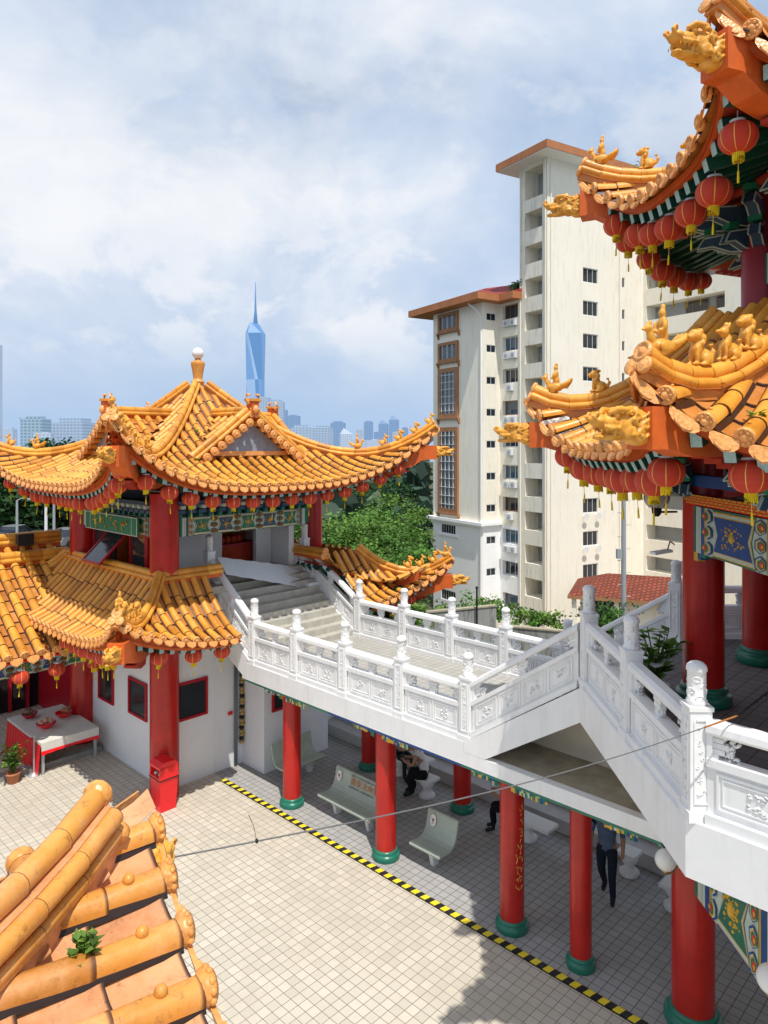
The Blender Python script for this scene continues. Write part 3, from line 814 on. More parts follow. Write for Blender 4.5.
def rail_panel(parent, A, B, out, hw=.115, seed=0, motifs=2):
    d = V((B.x-A.x, B.y-A.y, 0)); Lf = d.length; d.normalize(); m_ = (B.z-A.z)/Lf
    x0, x1 = hw, Lf-hw
    F = lambda x, y, z: A + d*x + out*y + ZD*(z + m_*x)
    mb = MB()
    def sb(xa, xb, ya, yb, za, zb):
        vs = [F(x, y, z) for z in (za, zb) for x, y in ((xa, ya), (xb, ya), (xb, yb), (xa, yb))]
        mb.add(vs, [(0, 3, 2, 1), (4, 5, 6, 7), (0, 1, 5, 4), (1, 2, 6, 5), (2, 3, 7, 6), (3, 0, 4, 7)], 0)
    sb(x0, x1, -.10, .10, 0, .10); sb(x0, x1, -.045, .045, .10, .54)
    sb(x0, x1, -.075, .075, .54, .615)
    # hand rail with rounded top
    pr = [(-.09, .87), (-.085, .93), (-.05, .965), (.05, .965), (.085, .93), (.09, .87), (.075, .845), (-.075, .845)]
    vs = [F(x, y, z) for x in (x0, x1) for y, z in pr]; n = len(pr)
    mb.add(vs, [tuple(range(n)), tuple(range(n, 2*n))[::-1]] + [(i, (i+1) % n, n+(i+1) % n, n+i) for i in range(n)], 0)
    sb(x0, x0+.05, -.06, .06, .615, .845); sb(x1-.05, x1, -.06, .06, .615, .845)
    Lp = x1-x0; nm = max(1, motifs)
    for sgn in (1, -1):
        for q in range(nm):
            xa = x0 + .07 + (Lp-.14)*q/nm + .02; xb = x0 + .07 + (Lp-.14)*(q+1)/nm - .02; za, zb = .15, .50
            y0_, y1_ = (.045, .062) if sgn > 0 else (-.062, -.045)
            for (a_, b_, c_, e_) in ((xa, xa+.022, za, zb), (xb-.022, xb, za, zb), (xa+.022, xb-.022, za, za+.022), (xa+.022, xb-.022, zb-.022, zb)):
                sb(a_, b_, y0_, y1_, c_, e_)
            a2, b2 = xa+.05, xb-.05
            for (a_, b_, c_, e_) in ((a2, a2+.012, za+.05, zb-.05), (b2-.012, b2, za+.05, zb-.05), (a2+.012, b2-.012, za+.05, za+.062), (a2+.012, b2-.012, zb-.062, zb-.05)):
                sb(a_, b_, y0_*.9 if sgn > 0 else y0_-.008, y1_*.9 if sgn > 0 else y1_+.008, c_, e_)
            f = lambda x, y, z, sgn=sgn: F(x, sgn*(.047+y), z)
            curls(mb, f, (xa+xb)/2, (za+zb)/2, .105, 0, 9, seed*13+q*5+(1 if sgn > 0 else 77))
        # lotus brackets in the opening
        for q in range(3):
            xc = x0 + Lp*(q/2); 
            f = lambda x, y, z, sgn=sgn: F(x, sgn*(.012+y), z)
            xx = min(max(xc, x0+.16), x1-.16)
            curls(mb, f, xx, .73, .125, 0, 12, seed+q*3)
    for q in range(3):
        xc = x0 + Lp*(q/2); w_ = .10 if q == 1 else .19
        xa, xb = max(x0, xc-w_), min(x1, xc+w_)
        if q == 1:
            for zz, ww in ((.615, .06), (.66, .045), (.70, .085), (.76, .10), (.80, .06)): sb(xc-ww, xc+ww, -.035, .035, zz, zz+.05)
        else:
            for zz, ww in ((.615, .5), (.66, .8), (.715, 1.0), (.77, .75), (.81, .9)):
                if q == 0: sb(xa, xa+(xb-xa)*ww, -.03, .03, zz, zz+.05)
                else: sb(xb-(xb-xa)*ww, xb, -.03, .03, zz, zz+.05)
    return mb.build('panel', WHT, parent)
def balustrade(label, pts, out, posts=None, seed=0, motifs=2):
    root = empty('stone_balustrade', pts[0], label, 'balustrade', 'carved white balustrades')
    d = V((pts[-1].x-pts[0].x, pts[-1].y-pts[0].y, 0)).normalized()
    for i, p in enumerate(pts):
        if posts is None or i in posts: rail_post(root, p, d, out, seed=seed+i)
    for i in range(len(pts)-1): rail_panel(root, pts[i], pts[i+1], out, seed=seed*3+i, motifs=motifs)
    return root

# ------------------------------------------------------------------ footbridge over the walkway
SF = [-1.10, .44, 1.98, 3.52, 5.06]
br = empty('footbridge', W(2, -1.4, 0), 'white concrete footbridge on red columns between pavilion and temple terrace', 'bridge')
mb = MB(); mb.box(-1.25, 5.06, -3.17, .20, 2.70, 2.965, 0, FRW)
mb.build('deck_slab', WALL, br)
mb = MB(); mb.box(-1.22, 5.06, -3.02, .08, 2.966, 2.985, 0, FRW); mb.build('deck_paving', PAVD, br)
mb = MB(); mb.box(-1.25, 5.06, .202, .35, 2.58, 2.97, 0, FRW); mb.box(5.06, 8.5, .202, .35, 2.58, 2.80, 0, FRW)
mb.box(-1.25, 8.5, -3.32, -3.172, 2.58, 2.97, 0, FRW); mb.box(-1.40, -1.252, -3.1, .35, 2.58, 2.97, 0, FRW)
pg = [(5.064, 2.803), (5.5, 2.803), (7.30, 3.93), (7.30, 4.45), (7.26, 4.42), (5.064, 2.97)]
mb.prism([W(s_, .352, z) for s_, z in pg], -VD*-.15, 0)
mb.prism([W(s_, -3.172, z) for s_, z in pg], -VD*-.15, 0)
mb.build('fascia', WHT, br)
mb = MB(); mb.box(5.062, 8.6, -3.17, .20, 2.62, 2.79, 0, FRW); mb.build('walkway_roof', CONC, br)
mb = MB(); mb.prism([W(5.55, -.80, 2.795), W(8.6, -.80, 2.795), W(8.6, -.80, 3.9), W(7.36, -.80, 3.9)], VD*.12, 0); mb.build('stair_wall', CREAM, br)
mb = MB()
for i in range(9):
    sa = 5.10 + i*.249; mb.box(sa, sa+.30 if i < 8 else 7.5, -3.02, .196, 2.97+(i+1)*.16-.21, 2.97+(i+1)*.16, 0, FRW)
o_st = mb.build('stair', STEP, br)
mb = MB(); mb.prism([W(5.3, .19, 2.80), W(7.34, .19, 3.93), W(7.34, .19, 4.2), W(5.3, .19, 2.99)], VD*3.2, 0); mb.build('stair_soffit', WALL, br)
for i, s_ in enumerate((0, 2.9, 5.8, 7.05)):
    column(br, W(s_, 0), .20 if i < 3 else .165, 0, 2.60)
for s_ in (-.02, 2.87, 5.78):
    column(br, W(s_, -2.45), .195 if s_ < 5 else .16, 0, 2.72, base=s_ < 5)
# painted beam under the fascia
def beam_bits(mb, s0, s1, wf, z0, z1, seed):
    rnd = random.Random(seed); s_ = s0
    while s_ < s1:
        ws = rnd.uniform(.02, .05); mi = rnd.choice((0, 1, 2, 3, 3, 4))
        zm = z0 + (z1-z0)*rnd.uniform(.35, .65); m2 = rnd.choice((0, 1, 2, 3, 4)); mb.box(s_, min(s1, s_+ws), wf, wf+rnd.uniform(.006, .02), z0 + rnd.uniform(0, .02), zm, mi, FRW); mb.box(s_, min(s1, s_+ws), wf, wf+rnd.uniform(.006, .02), zm, z1, m2, FRW); s_ += ws
mb = MB()
mb.box(-1.3, 1.6, .06, .19, 2.47, 2.60, 0, FRW); mb.box(1.6, 5.0, .06, .19, 2.47, 2.60, 1, FRW); mb.box(5.0, 8.45, .06, .19, 2.47, 2.60, 0, FRW)
mb.box(-1.3, 1.6, .192, .345, 2.535, 2.578, 0, FRW); mb.box(1.6, 5.0, .192, .345, 2.535, 2.578, 1, FRW); mb.box(5.0, 8.45, .192, .345, 2.535, 2.578, 0, FRW)
for i, s_ in enumerate((0, 2.9, 5.8, 8.2)):
    beam_bits(mb, s_-.6, s_-.19, .30, 2.45, 2.576, i); beam_bits(mb, s_+.19, s_+.85, .30, 2.42, 2.576, i+9)
    for q in (-1, 1):
        for j in range(3):
            a_ = s_ + q*(.20+.11*j); beam_bits(mb, min(a_, a_+q*.11), max(a_, a_+q*.11), .10, 2.30+.05*j, 2.47, i*5+j+q)
mb.build('painted_beam', [GRNB, BLUE, PALE, YEL, EMER], br)
# gold brush strokes on one column
rnd = random.Random(5); pc = W(5.8, 0)
adir = math.atan2(-pc.y, -pc.x) + .85
for lc in (0, 1):
    for row in range(9 if lc == 0 else 5):
        mb = MB(); z = 2.05 - row*.165 - (.62 if lc else 0)
        for q in range(5):
            a0 = adir + (.0 if lc == 0 else -.36) + rnd.uniform(-.13, .13); z0 = z + rnd.uniform(-.06, .06); da, dz = rnd.uniform(-.15, .15), rnd.uniform(-.06, .06)
            pts = [pc + V((.203*math.cos(a0+da*t), .203*math.sin(a0+da*t), z0+dz*t + .01*math.sin(6*t))) for t in (0, .33, .66, 1)]
            mb.tube(pts, [.003, .006, .005, .002], 5)
        mb.build('gold_character', LGLD, br)

ob = -VD   # outward side of the front balustrade
balustrade('long white carved balustrade along the court side of the footbridge', [W(s_, .22, 2.97) for s_ in SF], ob, seed=1)
balustrade('white carved balustrade along the far side of the footbridge', [W(s_, -3.05, 2.97) for s_ in (-1.0, .6, 2.1, 3.6, 5.1)], ob, seed=2)
balustrade('sloping white balustrade climbing from the footbridge to the terrace corner', [W(5.06, .22, 2.97), W(7.27, .22, 4.45)], ob, posts=(), seed=3, motifs=4)
balustrade('sloping white balustrade on the far side of the stair to the terrace', [W(5.1, -3.05, 2.97), W(7.3, -3.05, 4.42)], ob, posts=(1,), seed=4, motifs=4)
balustrade('sloping white balustrade rising beside the tiled skirt roof to the pavilion landing', [W(-1.10, .22, 2.97), W(-3.0, .22, 4.27)], ob, posts=(1,), seed=5, motifs=4)
balustrade('sloping white balustrade on the far side of the pavilion stair', [W(-1.0, -3.05, 2.97), W(-3.25, -3.05, 4.27)], ob, posts=(1,), seed=6, motifs=4)

# ------------------------------------------------------------------ main temple hall at the right
HC = V((7.45, 8.6, 0)); HA = [R(136+45*k) for k in range(8)]     # 0 NW, 1 W, 2 SW, 7 N
def hv(r, deg, z=0): return HC + V((r*math.cos(R(deg)), r*math.sin(R(deg)), z))
hall = empty('temple_hall', HC, 'tall temple hall with two tiers of orange tiled eaves on red columns', 'temple')
cr8 = 1/math.cos(PI/8)
mb = MB(); oc = [hv(4.57*cr8, 157+45*k, 3.9) for k in range(8)]; mb.prism(oc, V((0, 0, .545)), 0)
oc = [hv(4.42*cr8, 157+45*k, 4.446) for k in range(8)]
mb.build('terrace_slab', WHT, hall)
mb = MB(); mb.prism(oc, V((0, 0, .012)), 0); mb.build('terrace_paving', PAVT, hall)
for dg in (158.5, 113.5, 203.5, 248.5, 68.5):
    column(hall, hv(3.4, dg), .28, 0, 3.9, bh=.24); column(hall, hv(3.27, dg), .268, 4.458, 8.15, bh=.26)
    column(hall, hv(2.55, dg), .255, 9.1, 11.6, base=False, mat=m_plain('crimson_column_paint', (.30, .010, .022), .4, .45, .15, 3) if dg == 158.5 else MATS['crimson_column_paint'])
# inner walls, mostly out of sight
mb = MB(); oc = [hv(2.0, 136+22.5+45*k, 4.46) for k in range(8)]; mb.prism(oc, V((0, 0, 7.0)), 0); mb.build('hall_wall', SOF, hall)
mb = MB(); oc = [hv(3.2, 136+22.5+45*k, .0) for k in range(8)]
mb.box(14.4, 14.6, -6, .2, 0, 3.9, 0, FRW); mb.build('undercroft_wall', WALL, hall)
RM = Roof(HC, 8, R(136), 4.88, .34, 2.75, 7.90, 9.7, .72, p=4, prof=(.5, .5))
RU = Roof(HC, 8, R(136), 4.66, .40, .6, 11.17, 13.8, .86)
RU.C = V((8.06, 8.75, 0)); HF = (0, 1, 2, 7, 3)
for nm, RR, ain, cin in (('lower_roof', RM, 3.1, 3.3), ('upper_roof', RU, 2.3, 2.5)):
    mb = MB()
    for k in HF: roof_face(RR, mb, k, .30, .082, .36, drip=.8 if k == 2 else .5)
    ro = mb.build(nm, [GLZ, GLP, GLE], hall)
    mb = MB()
    for k in HF: eave_board(RR, mb, k, h=.12)
    mb.build('eave_board', ORG, ro)
    mb = MB()
    for k in HF: soffit(RR, mb, k, ain)
    mb.build('soffit_rafters', [SOF, GRN, TEAL], ro)
    for k in (7, 0, 1, 2):
        mb = MB(); pts = [p + ZD*.03 for p in RR.hip(k)]; ridge(mb, pts, .14, .078, .30); mb.build('hip_ridge', [GLZ, GLP, GLE], ro)
        tip = pts[0]; d = (V((tip.x, tip.y, 0))-RR.C).normalized(); an = math.atan2(d.y, d.x); L = RR.hip(k)
        if nm == 'lower_roof': seq = ((RIDER, .30), (LION, .78), (HOUND, 1.16), (LION, 1.46)) if k == 1 else ((RIDER, .40), (LION, 1.02), (HOUND, 1.62))
        else: seq = ((RIDER, .34), (LION, 1.0), (LION, 1.6))
        for me, dist in seq:
            acc = 0
            for i in range(len(pts)-1):
                sg = (pts[i+1]-pts[i]).length
                if acc+sg >= dist:
                    q = pts[i].lerp(pts[i+1], (dist-acc)/sg); break
                acc += sg
            put(me, 'ridge_figure', ro, q + ZD*.27, an, .92 if k == 1 else .85)
    for k in (7, 0, 1, 2): corner_beam(ro, RR, k, cin, zdrop=.47 if nm == 'lower_roof' else .42, hw=.155, hh=.19, scale=.95)
# ring beams under both eaves, blue bracket arms at each column
def painted_panel(mb, O, X, L_, z0, z1, Nn, core=1):
    # nested hexagonal figures on a long beam: slots 0 green 1 blue 2 pale 3 yellow 4 emerald 5 red
    H = z1-z0; zc = (z0+z1)/2; hd = H/2
    f = lambda x, z, d=0.0: O + X*x + ZD*z + Nn*d
    mb.prism([f(0, z0), f(L_, z0), f(L_, z1), f(0, z1)], -Nn*.16, 4)
    for i, (a, b, mi) in enumerate(((.02, .07, 0), (.08, .16, 2), (.17, .22, 2), (.23, .30, 1), (.31, .33, 3))):
        for x0, x1 in ((a*H*1.6, b*H*1.6), (L_-b*H*1.6, L_-a*H*1.6)):
            mb.prism([f(x0, z0+.003, .002), f(x1, z0+.003, .002), f(x1, z1-.003, .002), f(x0, z1-.003, .002)], Nn*.004, mi)
    xa, xb = .55*H, L_-.55*H
    mb.prism([f(xa, z0+.004, .002), f(xb, z0+.004, .002), f(xb, z1-.004, .002), f(xa, z1-.004, .002)], Nn*.003, 2)
    nseg = max(1, int(round((xb-xa)/(H*1.55)))); w = (xb-xa)/nseg
    def hexa(xc, hw, hh, dep, mi, notch=.0):
        if notch:
            p = [(xc-hw, zc-hh), (xc-hw+notch, zc), (xc-hw, zc+hh), (xc+hw, zc+hh), (xc+hw-notch, zc), (xc+hw, zc-hh)]
        else:
            p = [(xc-hw, zc), (xc-hw*.55, zc+hh), (xc+hw*.55, zc+hh), (xc+hw, zc), (xc+hw*.55, zc-hh), (xc-hw*.55, zc-hh)]
        mb.prism([f(x, z, dep) for x, z in p], Nn*.003, mi)
    rnd = random.Random(int(L_*100))
    for j in range(nseg):
        xc = xa + w*(j+.5); bh = w*.36
        c1, c2 = (1, 0) if (j+core) % 2 else (0, 1)
        for i, (k_, mi) in enumerate(((1.0, c2), (.93, 3), (.88, 2), (.76, 3), (.72, c1))):
            hexa(xc, bh*(.55+.45*k_), hd*k_*.98, .006+.004*i, mi, H*.16)
        for q in range(70):
            x = xc + rnd.gauss(0, .30)*bh; z = zc + rnd.gauss(0, .33)*hd
            if abs(z-zc) > hd*.58 or abs(x-xc) > bh*.55: continue
            mb.ball(f(x, z, .026), (rnd.uniform(.006, .014)*H/.5,)*3, 5, 4, 3)
        mb.ball(f(xc, zc, .022), (.034*H/.5, .034*H/.5, .055*H/.5), 8, 6, 3)
        for xe in (xa + w*j, xa + w*(j+1)):
            for zz in (-1, 0, 1):
                for i, (k_, mi) in enumerate(((1.0, 1), (.84, 2), (.74, 3), (.62, 4), (.40, 5), (.22, 3))):
                    hw, hh = w*.15*k_, hd*.30*k_; zq = zc + zz*hd*.66
                    x0, x1 = max(xe-hw, xa), min(xe+hw, xb)
                    p = [(x0, max(z0+.004, zq-hh*.5)), (x0, min(z1-.004, zq+hh*.5)), ((x0+x1)/2, min(z1-.004, zq+hh)), (x1, min(z1-.004, zq+hh*.5)), (x1, max(z0+.004, zq-hh*.5)), ((x0+x1)/2, max(z0+.004, zq-hh))]
                    mb.prism([f(x, z, .022+.004*i) for x, z in p], Nn*.003, mi)
BM = [GRNB, BLUE, PALE, YEL, EMER, REDB]
for k in (0, 1, 2, 7):
    a, b = hv(3.4, 136+45*k+22.5), hv(3.4, 136+45*k-22.5)
    X = (b-a).normalized(); L_ = (b-a).length; Nn = V((math.cos(HA[k]), math.sin(HA[k]), 0))
    mb = MB(); painted_panel(mb, a + X*.25 + Nn*.10, X, L_-.5, 1.95, 2.86, Nn, 0); mb.build('painted_beam', BM, hall)
    mb = MB(); painted_panel(mb, a + X*.24 + Nn*.10, X, L_-.48, 6.56, 7.18, Nn)
    for z0, seed in ((6.56, 3),):
        for q, e in ((0.22, 1), (L_-.22, -1)):
            for j in range(3):
                xx = q + e*.11*j; mb.obox(a + X*(xx+e*.055) + Nn*.04 + ZD*(z0-.06+.018*j), X*.055, Nn*.05, ZD*(.06-.018*j), (3, 1, 4)[j])
    # gold fret strip
    mb.prism([a + Nn*.14 + ZD*7.20, b + Nn*.14 + ZD*7.20, b + Nn*.14 + ZD*7.335, a + Nn*.14 + ZD*7.335], -Nn*.2, 5)
    nf = int(L_/.12)
    for j in range(nf):
        for zz, o_ in ((7.215, 0), (7.25, .05), (7.285, .02), (7.315, .07)):
            p0 = a + X*(j*.12+o_+.005) + Nn*.141 + ZD*zz
            mb.prism([p0, p0+X*.09, p0+X*.09+ZD*.019, p0+ZD*.019], Nn*.006, 3)
    mb.prism([a + Nn*.16 + ZD*7.45, b + Nn*.16 + ZD*7.45, b + Nn*.16 + ZD*7.6, a + Nn*.16 + ZD*7.6], -Nn*.2, 1)
    mb.build('painted_beam', BM, hall)
    a, b = hv(2.55, 136+45*k+22.5), hv(2.55, 136+45*k-22.5); X = (b-a).normalized(); L_ = (b-a).length
    mb = MB(); painted_panel(mb, a + X*.24 + Nn*.09, X, L_-.48, 10.1, 10.5, Nn); mb.build('painted_beam', BM, hall)
    # round red ring purlin under the rafters
    for RR, ap, z in ((RM, 4.1, None), (RU, 3.4, None)):
        mb = MB()
        p0 = RR.P(k, -ap*RR.tan, ap, -.36); p1 = RR.P(k, ap*RR.tan, ap, -.36); pm = RR.P(k, 0, ap, -.36)
        mb.tube([p0, p0.lerp(pm, .5)*.5 + RR.P(k, -ap*RR.tan*.5, ap, -.36)*.5, pm, RR.P(k, ap*RR.tan*.5, ap, -.36), p1], .06, 10)
        mb.build('eave_purlin', SOF, hall)
def bracket(dg, r, z, s_=1.0):
    mb = MB()
    for da, ln in ((0, 1.0), (-30, .72), (30, .72), (-75, .8), (75, .8)):
        for lv, (l2, zz) in enumerate(((.62, 0), (1.0, .26))):
            d = V((math.cos(R(dg+da)), math.sin(R(dg+da)), 0)); sd = V((-d.y, d.x, 0))*.055*s_; p = hv(r, dg, z + zz*s_); e = ln*l2*s_
            pl = [(.0, -.02), (e*.55, .0), (e*.85, .08), (e*1.12, .06), (e*1.0, .18), (e*.5, .22), (0, .22)]
            mb.prism([p + d*x + ZD*(y*s_) - sd for x, y in pl], sd*2, 0)
            for q in (-1, 1):
                for i in range(len(pl)-2):
                    a_, b_ = pl[i], pl[i+1]
                    mb.tube([p + d*a_[0] + ZD*(a_[1]*s_) + sd*(1.03*q), p + d*b_[0] + ZD*(b_[1]*s_) + sd*(1.03*q)], .012, 4, 1)
            mb.obox(p + d*(e*.9) + ZD*(.26*s_), d*.06*s_, sd*1.3, ZD*.035*s_, 2)
            mb.ball(p + d*(e*.75) + ZD*(.33*s_), (.09*s_, .06*s_, .07*s_), 8, 6, 2); mb.ball(p + d*(e*.86) + ZD*(.35*s_), (.05*s_,)*3, 8, 6, 2)
    return mb.build('eave_bracket', [SLATE, PALE, EMER], hall)
for dg in (158.5, 203.5, 113.5): bracket(dg, 3.4, 7.30, .95); bracket(dg, 2.55, 10.62, 1.15)
VT = [hv(4.44*cr8, 157+45*k, 4.445) for k in range(8)]
def nrm(k): return V((math.cos(HA[k]-R(1.5)), math.sin(HA[k]-R(1.5)), 0))
balustrade('white carved balustrade on the terrace edge running towards the viewer past the peak post', [VT[0], VT[0].lerp(VT[1], .5), VT[1]], nrm(1), seed=8)
balustrade('white carved balustrade on the terrace edge where the steel cable is tied', [VT[1], VT[1].lerp(VT[2], .5), VT[2]], nrm(2), posts=(1, 2), seed=9)
balustrade('shaded white balustrade on the far side of the terrace behind the red columns', [VT[7], VT[7].lerp(VT[6], .5), VT[6]], nrm(7), seed=10)

# ------------------------------------------------------------------ two storey pavilion at the left
PC = W(-4.6, -.43)
pav = empty('pavilion', PC, 'square two storey pavilion with upturned orange roof and white ball finial', 'pavilion')
A0 = math.atan2(-UY, -UX)                       # face 0 looks over the bridge, face 3 looks left of the viewer
RPU = Roof(PC, 4, A0, 3.88, .72, .12, 7.02, 9.52, 1.40)
RPL = Roof(PC, 4, A0, 3.90, .50, 2.42, 3.72, 4.98, .95)
CUT = [(-1.30, 9.0)]
EXT = 1.16; RPR = Roof(PC + VD*EXT, 4, A0, 3.90, .50, 2.42, 3.72, 4.98, .95)
for s_ in (-2.4, -6.8):
    for w_ in (1.77, -2.63):
        if (s_, w_) == (-2.4, -2.63): column(pav, W(-3.72, -3.72), .31, 0, 6.9, base=False)
        else: column(pav, W(s_, w_), .325, 0, 6.9, base=False)
mb = MB(); mb.box(-6.6, -3.42, -2.6, 1.62, 0, 4.42, 0, FRW); mb.box(-3.418, -2.55, -2.6, .355, 0, 2.95, 0, FRW); mb.box(-3.418, -2.55, .357, 1.62, 0, 4.42, 0, FRW); mb.box(-2.55, -1.62, -2.5, -.44, 0, 2.70, 0, FRW)
mb.box(-3.2, -2.55, -4.6, -2.62, 0, 4.2, 0, FRW)
# upper storey walls set back behind the stair, door opening in the middle
mb.box(-4.35, -4.2, -.93, 1.45, 4.6, 6.9, 0, FRW); mb.box(-4.35, -4.2, -2.6, -2.06, 4.6, 6.9, 0, FRW); mb.box(-4.35, -4.2, -2.06, -.93, 6.3, 6.9, 0, FRW)
mb.box(-4.2, -2.75, 1.42, 1.60, 4.6, 5.55, 0, FRW)
mb.box(-6.7, -2.3, 1.50, 1.62, 4.42, 4.80, 0, FRW)
mb.box(-6.7, -6.55, -2.5, 1.5, 4.42, 6.9, 0, FRW)
mb.box(-4.2, -3.42, -3.05, -2.85, 4.3, 5.15, 0, FRW); mb.box(-6.5, -3.42, -2.80, -2.62, 4.6, 6.9, 0, FRW); mb.box(-2.55, -1.28, .36, .88, 3.50, 3.58, 0, FRW)  # last slab is added to block sun leaking past the cut roof
mb.build('wall', WALL, pav)
mb = MB(); mb.box(-6.55, -3.41, -2.75, 1.42, 4.43, 4.595, 0, FRW); mb.box(-3.40, -2.3, .11, 1.6, 4.43, 4.59, 0, FRW); mb.build('upper_floor', STEP, pav)
mb = MB(); mb.box(-6.5, -2.5, -2.5, 1.5, 6.905, 6.98, 0, FRW); mb.build('ceiling', SOF, pav)
mb = MB(); mb.box(-5.6, -5.5, -2.6, 1.4, 4.6, 6.3, 0, FRW); mb.box(-5.0, -4.6, -2.2, -.7, 4.6, 5.15, 1, FRW); mb.box(-5.1, -4.5, -2.3, -.6, 5.151, 5.21, 2, FRW)
for q in range(6): mb.ball(W(-4.8, -.9-.2*q, 5.30), (.1, .1, .12), 8, 6, 1)
mb.build('inner_shrine', [ORG, m_plain('shrine_cloth', (.55, .07, .03), .7, .2, .3, 4), DRED], pav)
mb = MB()
for i in range(10):
    mb.box(-3.4, -1.12-.228*i, -2.95, .10, 2.97+.163*i, 2.97+.163*(i+1), 0, FRW)
mb.build('stair', STEP, pav)
mb = MB()
pg = [(-1.25, 2.58), (-1.25, 3.02), (-1.10, 3.02), (-3.05, 4.32), (-3.05, 3.5)]
for w_ in (.202, -3.17):
    mb = MB(); mb.prism([W(s_, w_, z) for s_, z in pg], VD*-.148, 0); mb.build('stair_stringer', WHT, pav)
def window(parent, O, X, Nn, x0, x1, z0, z1, mull=0, fw=.06, frame=DRED, glass=GLASS, dep=.05, bars=0, name='window', bar_mat=None, hb=0):
    # frame proud of the wall, pane set back inside it; O on the wall face, X along the wall
    mb = MB(); f = lambda x, z, d: O + X*x + ZD*(z-O.z) + Nn*d
    def bx(xa, xb, za, zb, d0, d1, mi=0): mb.obox(f((xa+xb)/2, (za+zb)/2, (d0+d1)/2), X*((xb-xa)/2), Nn*((d1-d0)/2), ZD*((zb-za)/2), mi)
    bx(x0, x1, z0, z0+fw, .001, dep); bx(x0, x1, z1-fw, z1, .001, dep); bx(x0, x0+fw, z0+fw, z1-fw, .001, dep); bx(x1-fw, x1, z0+fw, z1-fw, .001, dep)
    for q in range(1, mull+1):
        xm = x0 + (x1-x0)*q/(mull+1); bx(xm-fw*.3, xm+fw*.3, z0+fw, z1-fw, .001, dep*.8)
    for q in range(1, bars+1):
        xm = x0 + (x1-x0)*q/(bars+1); bx(xm-.018, xm+.018, z0+fw, z1-fw, dep*.8, dep*1.1, 1)
    for q in range(1, hb+1):
        zm = z0 + (z1-z0)*q/(hb+1); bx(x0+fw, x1-fw, zm-.02, zm+.02, dep*.8, dep*1.15, 1)
    o = mb.build(name, [frame, bar_mat or BAR], parent)
    mb = MB(); mb.obox(f((x0+x1)/2, (z0+z1)/2, dep*.2), X*((x1-x0)/2-fw), Nn*.004, ZD*((z1-z0)/2-fw)); mb.build('pane', glass, o)
    return o
NU = -UD; NV = -VD
def wz(s, w, z): return W(s, w, z)
O_ = W(-2.55, 1.76, 0)
window(pav, O_, VD, NU, .33, 1.19, 1.52, 2.42)
window(pav, W(-1.62, -.44, 0), VD, NU, .22, 1.05, 1.45, 2.35)
O_ = W(-2.55, 1.62, 0)
window(pav, O_, UD, NV, .92, 1.85, 1.35, 2.26); window(pav, O_, UD, NV, 2.68, 3.55, 1.30, 2.24)
O_ = W(-2.4, 1.62, 0)
# upper window band: fixed lights and one top hung sash swung open
window(pav, O_, UD, NV, .42, 1.05, 4.86, 5.84, fw=.055); window(pav, O_, UD, NV, 1.08, 1.92, 4.86, 5.84, fw=.055); window(pav, O_, UD, NV, 3.05, 4.0, 4.86, 5.84, fw=.055)
mb = MB()
a = O_ + UD*1.98 + ZD*5.80 + NV*.06; X = UD; D = (NV*.72 + ZD*-.70).normalized(); nn = X.cross(D).normalized()
for xa, xb, da, db in ((0, 1.02, 0, .06), (0, 1.02, .94, 1.0), (0, .06, .06, .94), (.96, 1.02, .06, .94)):
    mb.obox(a + X*((xa+xb)/2) + D*((da+db)/2), X*((xb-xa)/2), D*((db-da)/2), nn*.022)
o = mb.build('open_sash', DRED, pav); mb = MB(); mb.obox(a + X*.51 + D*.5, X*.45, D*.44, nn*.004); mb.build('pane', GLASS, o)
mb = MB()
for k in range(4):                               # painted tie beams and frieze of small brackets
    an = RPU.ang(k); Nn = V((math.cos(an), math.sin(an), 0)); T = V((-math.sin(an), math.cos(an), 0))
    painted_panel(mb, PC + Nn*2.32 - T*1.88, T, 3.76, 5.88, 6.32, Nn, 0)
    rnd = random.Random(k)
    for q in range(15):
        x = -1.9 + q*.27
        for lv, (ww, zz, dd) in enumerate(((.05, 6.36, .12), (.10, 6.46, .20), (.05, 6.57, .28), (.13, 6.68, .36))):
            mb.obox(PC + Nn*(2.25+dd*.5) + T*x + ZD*zz, T*ww, Nn*(dd*.5), ZD*.04, (0, 1, 2, 1)[lv])
    mb.prism([PC + Nn*2.2 - T*1.9 + ZD*6.33, PC + Nn*2.2 + T*1.9 + ZD*6.33, PC + Nn*2.2 + T*1.9 + ZD*6.9, PC + Nn*2.2 - T*1.9 + ZD*6.9], -Nn*.05, 1)
mb.build('painted_frieze', [GRNB, SLATE, PALE, YEL, EMER, REDB], pav)
